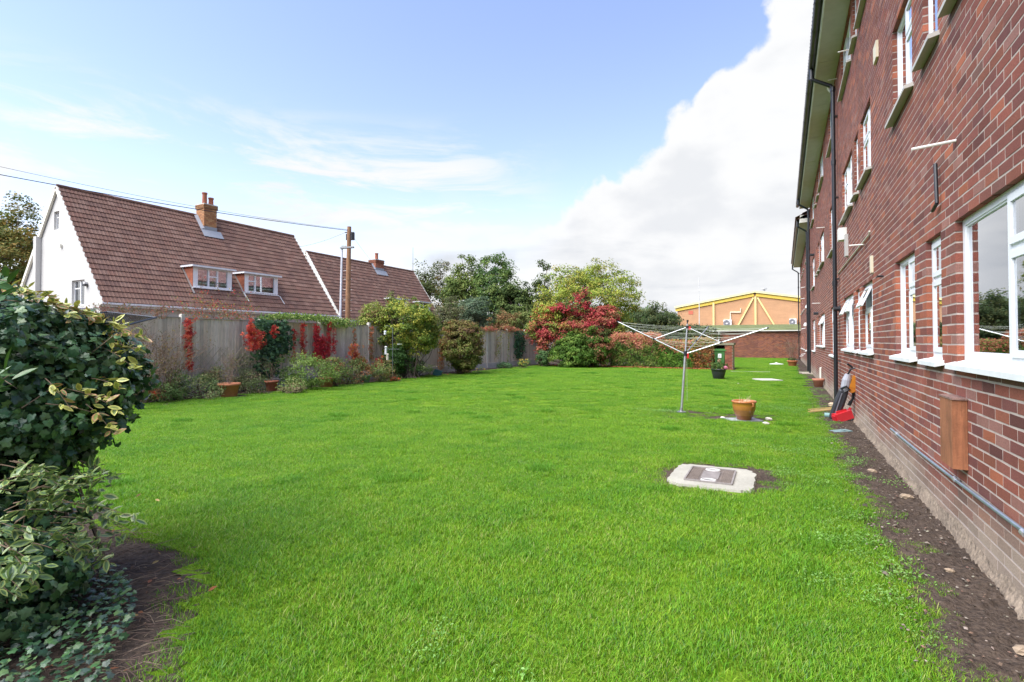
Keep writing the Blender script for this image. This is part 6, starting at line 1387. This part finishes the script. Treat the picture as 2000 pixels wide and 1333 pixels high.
creeper('orange and red creeper at the fence foot left of the tall post', [(690, 675, 694, 715, .28, 150), (698, 700, 710, 722, .34, 150), (742, 700, 735, 722, .4, 60)], .13, [(0.572,0.11,0.044),(0.66,0.242,0.066),(0.48,0.048,0.048),(0.36,0.12,0.072)], 87, x=FX+.4)
creeper('rust and green creeper on the boards just right of the tall post', [(724, 640, 724, 700, .10, 130), (690, 640, 691, 680, .05, 40)], .10, [(0.36,0.108,0.06),(0.24,0.204,0.06),(0.432,0.156,0.072)], 88)
creeper('honeysuckle spilling along the top of the fence', [(515, 622, 560, 618, .5, 380), (560, 619, 620, 622, .6, 620), (620, 624, 676, 630, .6, 520), (636, 632, 672, 637, .5, 200)], .075, [(0.145,0.232,0.058),(0.232,0.334,0.072),(0.319,0.406,0.116),(0.102,0.174,0.043)], 89, T_oval, 'honeysuckle', 'climber', x=FX+.05, xs=.16)
creeper('orange leaved creeper on the left edge of the bronze shrub', [(862, 660, 860, 725, .28, 150)], .12, [(0.55,0.22,0.066),(0.462,0.154,0.055),(0.42,0.264,0.096)], 90, x=FX+.2)
creeper('red creeper draped over the top of the far fence panels', [(948, 641, 962, 645, .7, 150), (985, 640, 1010, 646, .9, 300)], .12, [(0.462,0.088,0.066),(0.55,0.198,0.11),(0.36,0.144,0.096),(0.3,0.24,0.096)], 91, x=FX+.1)
creeper('dark ivy column on the far fence panel', [(1010, 648, 1012, 700, .45, 420), (1020, 652, 1021, 690, .3, 160)], .10, [(0.043,0.102,0.058),(0.065,0.145,0.072)], 92, T_ivy, 'ivy', 'ivy')
creeper('thin yellowing climber on the far fence panels', [(975, 650, 972, 700, .5, 120), (993, 650, 990, 712, .12, 90)], .09, [(0.29,0.29,0.087),(0.174,0.217,0.072),(0.36,0.24,0.108)], 93, T_oval)
# rose shrub beyond the fence and the bare brown one in front
rb = P(400, 667, 16.6); rb[2] = 0; t = thing('rose_bush', 'loose leggy bush with sparse red leaves rising behind the fence below the dormers', 'shrub', tuple(rb))
for k, (px, dd) in enumerate(((385, 16.4), (410, 16.6), (440, 16.8), (465, 16.9))):
    b_ = P(px, 667, dd); b_[2] = 1.2; twigs(t, b_, 1.6, 1.0, 6, .012, depth=3, leafpal=[(.42,.07,.06),(.30,.24,.06),(.16,.20,.05),(.5,.12,.08)], leafn=330, leafs=.055)
b_ = P(285, 667, 12.3); b_[2] = 0; t = thing('bare_shrub', 'tangled brown leafless shrub in front of the fence left of the post', 'shrub', tuple(b_))
for (px, dd, h_) in ((262, 11.8, 1.5), (292, 12.3, 1.75), (325, 12.8, 1.65)):
    b_ = P(px, 667, dd); b_[2] = .02; twigs(t, b_, h_, .95, 15, .010, depth=3, leafpal=[(.20,.13,.07),(.13,.13,.05),(.28,.22,.06)], leafn=420, leafs=.04)
t = thing('climbing_stems', 'tangle of thorny stems with few leaves along the top of the fence by the netting', 'climber', tuple(P(240, 667, 12.5)*[1, 1, 0]))
for px in (190, 215, 240, 265, 290, 315): 
    b_ = P(px, 624, 12.6); twigs(t, b_, .42, .7, 5, .008, depth=2, leafpal=[(.22,.14,.07),(.14,.17,.05),(.35,.12,.08)], leafn=60, leafs=.045, col=(.20,.10,.07))
# netting frame
NF = thing('net_frame', 'sloping black-framed garden netting beside the fence above the left bush', 'garden frame', tuple(P(240, 667, 10.5)*[1, 1, 0]))
A_, B_, C_, D_ = P(305, 621, 11.3), P(208, 610, 12.2), P(120, 628, 10.8), P(228, 641, 9.9)
mb = MB()
for p0, p1 in ((A_, B_), (B_, C_), (C_, D_), (D_, A_)): mb.tube([p0, p1], .018, 6)
for p0 in (C_, D_): mb.tube([p0, p0*[1, 1, 0]], .015, 6)
mb.build('frame', m_black, NF)
mb = MB(); n = 20
for k in range(n+1): 
    t_ = k/n; mb.tube([A_+(B_-A_)*t_, D_+(C_-D_)*t_], .0045, 3); mb.tube([A_+(D_-A_)*t_, B_+(C_-B_)*t_], .0045, 3)
mb.build('netting', m_black, NF)
mb = MB(); q_ = P(162, 607, 13.2); mb.box((q_[0]-.16, q_[1]-.16, 1.9), (q_[0]+.16, q_[1]+.16, q_[2]-.0), (.55,.56,.58)); mb.box((q_[0]-.19, q_[1]-.19, q_[2]), (q_[0]+.19, q_[1]+.19, q_[2]+.05), (.5,.51,.53)); mb.box((q_[0]-.13, q_[1]-.13, 0), (q_[0]+.13, q_[1]+.13, 1.9), (.55,.56,.58)); tag(mb.build('white_pillar', m_render), 'pale square pillar showing between the ivy bush and the netting', 'pillar')

# ================================================================== NEAR BUSH
IVYC = [(.040,.105,.045),(.055,.135,.05),(.030,.075,.04),(.08,.17,.06),(.12,.21,.08)]
bb_ = P(20, 667, 3.1); IV = thing('ivy_bush', 'large dark ivy-covered bush filling the left edge of the picture', 'bush', (bb_[0], bb_[1], 0))
lob = [(P(70, 770, 3.15), (.60, .52, .50), 330), (P(-60, 720, 3.0), (.72, .62, .60), 330), (P(165, 735, 3.3), (.36, .38, .36), 230), (P(-240, 690, 3.0), (.8, .7, .75), 220), (P(40, 880, 3.15), (.44, .34, .46), 230), (P(-30, 1040, 2.9), (.52, .45, .45), 200), (P(-180, 950, 2.7), (.6, .5, .8), 220), (P(110, 650, 3.25), (.30, .30, .14), 110), (P(-30, 1200, 2.5), (.34, .32, .30), 150), (P(60, 1110, 2.75), (.30, .26, .24), 110)]
pos = []; nr = []
for i, (c, rad, cl) in enumerate(lob):
    p, n_, t_, cc = crown_pts(c-CR*.06, np.array(rad)*.97, int(cl*1.3), 15, .10, 200+i, .08, .62, .08, .35); pos.append(p); nr.append(n_)
pos = np.concatenate(pos); nr = np.concatenate(nr); keep = np.linalg.norm(pos-np.array([0, 0, EYE]), axis=1) > 1.6; pos, nr = pos[keep], nr[keep]
sz = RS.uniform(.030, .062, len(pos)); colr_ = pick(IVYC, len(pos), None, .2)
fw = pos-np.array([0, 0, EYE]); dd = fw@CF; pxx = 1000+F*(fw@CR)/dd; pyy = 667-F*fw[:, 2]/dd
vis = np.nonzero((pxx > 10) & (pxx < 400) & (pyy > 480) & (pyy < 1100) & (dd < 3.15))[0]
order = vis[np.argsort(-(sz[vis]/dd[vis]))]; sing = order[:300]; msk = np.ones(len(pos), bool); msk[sing] = False
mb = MB(); v, f, c = leaf_arrays(T_ivy, pos[msk], nr[msk], sz[msk], colr_[msk]); mb.addnp(v, f, c); tag(mb.build('leaves', m_gloss, IV), kind='stuff')
tm_ = []
for k in range(6):
    m1 = MB(); m1.addnp(T_ivy[0].copy(), T_ivy[1], np.array(IVYC[k % 5])[None]*T_ivy[2][:, None]*(1.1 if k == 5 else 1)); tm_.append(m1.build('leaf', m_gloss, mesh_only=True))
FR = frames(nr[sing])
for k, i in enumerate(sing):
    o = link('leaf', tm_[k % 6], IV); M4 = Matrix([[*FR[k][r]*sz[i], pos[i][r]] for r in range(3)]+[[0, 0, 0, 1]]); o.matrix_basis = M4
tb = MB()
for k in range(46):
    a_ = np.array(lob[rnd.choice((0, 1, 5))][0])+RS.normal(0, .13, 3)-CR*.15; b2 = np.array([bb_[0]+rnd.uniform(-.5, .5), bb_[1]+rnd.uniform(-.4, .4), 0]); m_ = (a_+b2)/2+RS.normal(0, .12, 3); tb.tube([b2, m_, a_], [.014, .010, .004], 5, (.17,.13,.095), cap=False)
for k in range(26):
    c0_ = np.array(lob[rnd.choice((0, 0, 1))][0])-CF*.35+RS.normal(0, .25, 3); d_ = RS.normal(0, 1, 3); d_ /= np.linalg.norm(d_); tb.tube([c0_, c0_+d_*.12+RS.normal(0, .02, 3), c0_+d_*.2], [.003, .0025, .0015], 4, (.17,.12,.08), cap=False)
tb.build('stems', m_bark, IV)
# variegated sprays: leaves in pairs along arching twigs
def spray(t, start, end, n, size, gcol, mcol, mbs, mbl, leaves):
    start, end = np.array(start), np.array(end); L0 = np.linalg.norm(end-start); mid = (start+end)/2+np.array([0, 0, L0*.10]); pts = [start*(1-u)**2+2*mid*u*(1-u)+end*u*u for u in np.linspace(0, 1, 9)]
    mbs.tube(pts, [.0032*(1-.7*u) for u in np.linspace(0, 1, 9)], 5, (.16,.11,.07), cap=False)
    for k in range(n):
        u = .25+.75*k/n; p = start*(1-u)**2+2*mid*u*(1-u)+end*u*u; tn = (end-start)/L0; sdv = np.cross(tn, (0, 0, 1)); sdv /= np.linalg.norm(sdv)+1e-9; sg = 1 if k % 2 else -1
        p = p+RS.normal(0, .012, 3); dirv = tn*rnd.uniform(.1, 1.0)+sdv*sg*rnd.uniform(.1, 1)+np.array([0, 0, rnd.uniform(-.5, .8)]); dirv /= np.linalg.norm(dirv); zv = np.cross(sdv, dirv)+RS.normal(0, .55, 3)+np.array([0, 0, .4])-CF*.5; zv -= dirv*np.dot(zv, dirv); zv /= np.linalg.norm(zv); xv = np.cross(dirv, zv)
        s = size*rnd.uniform(.5, 1.35); leaves.append((p+dirv*s*.5, np.stack([xv, dirv, zv], 1), s, gcol[rnd.randrange(len(gcol))], mcol[rnd.randrange(len(mcol))]))
def var_shrub(name, label, sprays, size, gcol, mcol, basep, cat='shrub'):
    t = thing(name, label, cat, tuple(basep)); ms = MB(); lv = []
    for s, e, n in sprays: spray(t, s, e, n, size, gcol, mcol, ms, None, lv)
    ms.build('twigs', m_bark, t)
    pos_ = np.array([l[0] for l in lv]); R_ = np.array([l[1] for l in lv]); s_l = np.array([l[2] for l in lv]); gc = np.array([l[3] for l in lv])*RS.uniform(.85, 1.15, (len(lv), 1)); mc = np.array([l[4] for l in lv])*RS.uniform(.85, 1.15, (len(lv), 1))
    dcam = np.linalg.norm(pos_-np.array([0, 0, EYE]), axis=1); o_ = np.argsort(dcam/s_l); sg = o_[:140]; mk = np.ones(len(lv), bool); mk[sg] = False
    if mk.any(): mb = MB(); v, f, c = var_leaf(pos_[mk], None, s_l[mk], gc[mk], mc[mk], R_[mk]); mb.addnp(v, f, c); tag(mb.build('leaves', m_gloss, t), kind='stuff')
    cache = {}
    for i in sg:
        key = (lv[i][3], lv[i][4])
        if key not in cache:
            m1 = MB(); cc = np.zeros((11, 3)); cc[:8] = lv[i][4]; cc[8:] = lv[i][3]; m1.addnp(VAR_V.copy(), VAR_F, cc); cache[key] = m1.build('leaf', m_gloss, mesh_only=True)
        o = link('leaf', cache[key], t); o.matrix_basis = Matrix([[*R_[i][r]*s_l[i], pos_[i][r]] for r in range(3)]+[[0, 0, 0, 1]])
    return t
GC = [(.07,.13,.05),(.055,.10,.05),(.09,.16,.06)]; MC = [(.19,.27,.07),(.26,.32,.10),(.13,.21,.05)]
sp_ = []
for (x0, y0, x1, y1, d, n) in ((120, 980, 270, 1012, 2.75, 13), (60, 960, 200, 930, 2.6, 12), (20, 1000, 130, 1000, 2.4, 12), (-20, 950, 90, 925, 2.3, 10), (60, 1030, 180, 1075, 2.5, 12), (0, 1060, 90, 1110, 2.2, 12), (130, 1040, 215, 1095, 2.6, 12), (140, 960, 240, 925, 2.9, 9), (100, 1020, 240, 1045, 2.8, 12), (30, 900, 150, 950, 2.6, 12), (-40, 1080, 50, 1150, 2.1, 10), (160, 900, 225, 935, 3.0, 8), (-60, 1010, 60, 1040, 2.2, 12), (150, 985, 205, 960, 2.6, 8), (40, 985, 120, 965, 2.45, 10)):
    sp_.append((P(x0, y0, d), P(x1, y1, d-.05), int(n*1.8)))
    for _k in range(2): sp_.append((P(x0+rnd.uniform(-30, 40), y0+rnd.uniform(-10, 25), d+.03), P(x1+rnd.uniform(-60, 5), y1+rnd.uniform(-35, 45), d+rnd.uniform(-.1, .12)), int(n*1.1)))
b0 = P(30, 667, 2.6)*[1, 1, 0]
for (x1, y1, d) in ((60, 960, 2.6), (50, 1040, 2.6), (0, 1060, 2.2)): sp_.append((np.array([b0[0], b0[1], .02]), P(x1, y1, d), 0))
var_shrub('variegated_privet', 'cream-edged privet sprays reaching out low from under the ivy bush', sp_, .052, GC, MC, b0)
sp_ = []
for (x0, y0, x1, y1, d, n) in ((190, 650, 282, 662, 3.3, 14), (170, 640, 262, 640, 3.35, 12), (190, 665, 275, 690, 3.25, 13), (130, 615, 235, 640, 3.3, 14), (90, 600, 170, 612, 3.2, 14), (40, 590, 120, 600, 3.1, 14), (20, 575, 90, 585, 3.0, 14), (60, 600, 150, 625, 3.1, 14), (100, 610, 190, 625, 3.3, 12), (0, 560, 60, 575, 2.9, 12), (200, 680, 262, 720, 3.2, 9), (180, 740, 240, 760, 3.0, 8), (130, 760, 232, 800, 2.9, 10), (170, 790, 226, 850, 2.9, 9), (90, 740, 140, 800, 2.75, 8)):
    sp_.append((P(x0, y0, d), P(x1, y1, d-.05), int(n*1.7)))
b0 = P(20, 667, 3.5)*[1, 1, 0]
for (x1, y1, d) in ((60, 680, 3.4), (40, 640, 3.4)): sp_.append((np.array([b0[0], b0[1], .02]), P(x1, y1, d), 0))
var_shrub('golden_privet', 'yellow-leaved privet shoots sprouting from the top of the ivy bush', sp_, .056, [(.22,.27,.06),(.14,.20,.05),(.30,.30,.07)], [(.50,.50,.12),(.42,.44,.10),(.46,.26,.12)], b0)
sp_ = [(P(-60, 720, 2.2), P(35, 760, 2.1), 8), (P(-80, 600, 2.2), P(40, 590, 2.15), 9), (P(-60, 560, 2.2), P(20, 550, 2.1), 7), (P(-50, 800, 2.1), P(25, 730, 2.0), 7)]
b0 = P(-200, 667, 2.3)*[1, 1, 0]; sp_.append((np.array([b0[0], b0[1], .02]), P(-80, 600, 2.2), 0)); sp_.append((np.array([b0[0], b0[1], .02]), P(-60, 720, 2.2), 0))
var_shrub('laurel_branch', 'large plain green leaves closest to the camera at the left edge', sp_, .07, [(.04,.11,.02),(.055,.13,.025)], [(.04,.11,.02),(.05,.12,.025)], b0)
# ivy carpet with twigs and dead leaves on bare soil
n = 30000; x = RS.uniform(-4.4, -.5, n); y = RS.uniform(-.4, 4.4, n); k = poly_in(x, y, [tuple(G(*q)[:2]) for q in ((-900, 1000), (-100, 1020), (60, 1050), (190, 1110), (255, 1150), (275, 1210), (250, 1270), (225, 1333), (200, 1500), (100, 1900))]+[(-4, -1)]); x, y = x[k], y[k]; n = len(x)
hgt = .03+RS.rand(n)*.10; p = np.stack([x, y, hgt], 1); nn = RS.normal(size=(n, 3))*.35; nn[:, 2] += 1
mb = MB(); v, f, c = leaf_arrays(T_ivy, p, nn, RS.uniform(.018, .042, n), pick(IVYC+[(.06,.10,.075)], n)); mb.addnp(v, f, c); tag(mb.build('ground_ivy', m_gloss), 'low dark ivy carpeting the soil under the left bush', 'ground cover', kind='stuff')
mb = MB(); sx0 = []
for _ in range(5000):
    px, py = rnd.uniform(100, 372), rnd.uniform(1030, 1333); q_ = G(px, py)
    if poly_in(np.array([q_[0]]), np.array([q_[1]]), SOILP)[0]: sx0.append(q_)
    if len(sx0) > 260: break
for q_ in sx0:
    a_ = rnd.gauss(.15, .5)+YAW; L0 = rnd.uniform(.04, .20); d_ = np.array([math.cos(a_), math.sin(a_), 0])*L0; mb.tube([q_+[0, 0, .022], q_+d_*.5+np.array([rnd.gauss(0, .012), rnd.gauss(0, .012), .03+rnd.random()*.012]), q_+d_+[0, 0, .022]], [.0017, .0015, .0009], 4, [(.15,.10,.075),(.10,.07,.05),(.22,.17,.12)][rnd.randrange(3)], cap=False)
tag(mb.build('dead_twigs', m_bark), 'dry brown twigs strewn over the bare soil by the ivy', 'twigs', kind='stuff')
n = 70; idx = RS.randint(0, len(sx0), n); p = np.array([sx0[i] for i in idx])+[0, 0, .035]; nn = RS.normal(size=(n, 3))*.3; nn[:, 2] += 1; mb = MB(); v, f, c = leaf_arrays(T_oval, p, nn, RS.uniform(.02, .045, n), pick([(.30,.13,.07),(.22,.14,.09),(.35,.24,.10),(.14,.09,.06)], n)); mb.addnp(v, f, c); tag(mb.build('dead_leaves', m_leaf), 'brown fallen leaves on the bare soil by the ivy', 'fallen leaves', kind='stuff')
# odd fallen leaves on the lawn
for (px, py, col, lab) in ((420, 1165, (.30,.12,.05), 'single brown leaf on the lawn right of the bare soil'), (311, 988, (.5,.36,.15), 'single pale tan leaf on the grass above the privet tips'), (275, 978, (.16,.09,.05), 'small dark leaf scrap on the grass near the privet tips')):
    q_ = G(px, py); mb = MB(); v, f, c = leaf_arrays(T_oval, np.array([q_+[0, 0, .055]]), np.array([[.2, -.3, 1.]]), np.array([.05]), np.array([col])); mb.addnp(v, f, c); tag(mb.build('fallen_leaf', m_leaf), lab, 'leaf')
# background: distant roof line and tree belt that hides the horizon
for k, (px, top, d, w, lab) in enumerate(((700, 600, 90, 60, 'distant green tree far behind the second chalet house'), (1235, 600, 60, 50, 'distant tree seen between the willow and the grey-green bush'), (1040, 590, 66, 46, 'distant tree in the gap left of the yellow-green willow'))):
    tr('broadleaf_tree', lab, px, top, d, w, 680, DG, 90, 50, .3, 300+k, cr=1.0)
for o in bpy.data.objects:
    if '_b' in o: del o['_b']
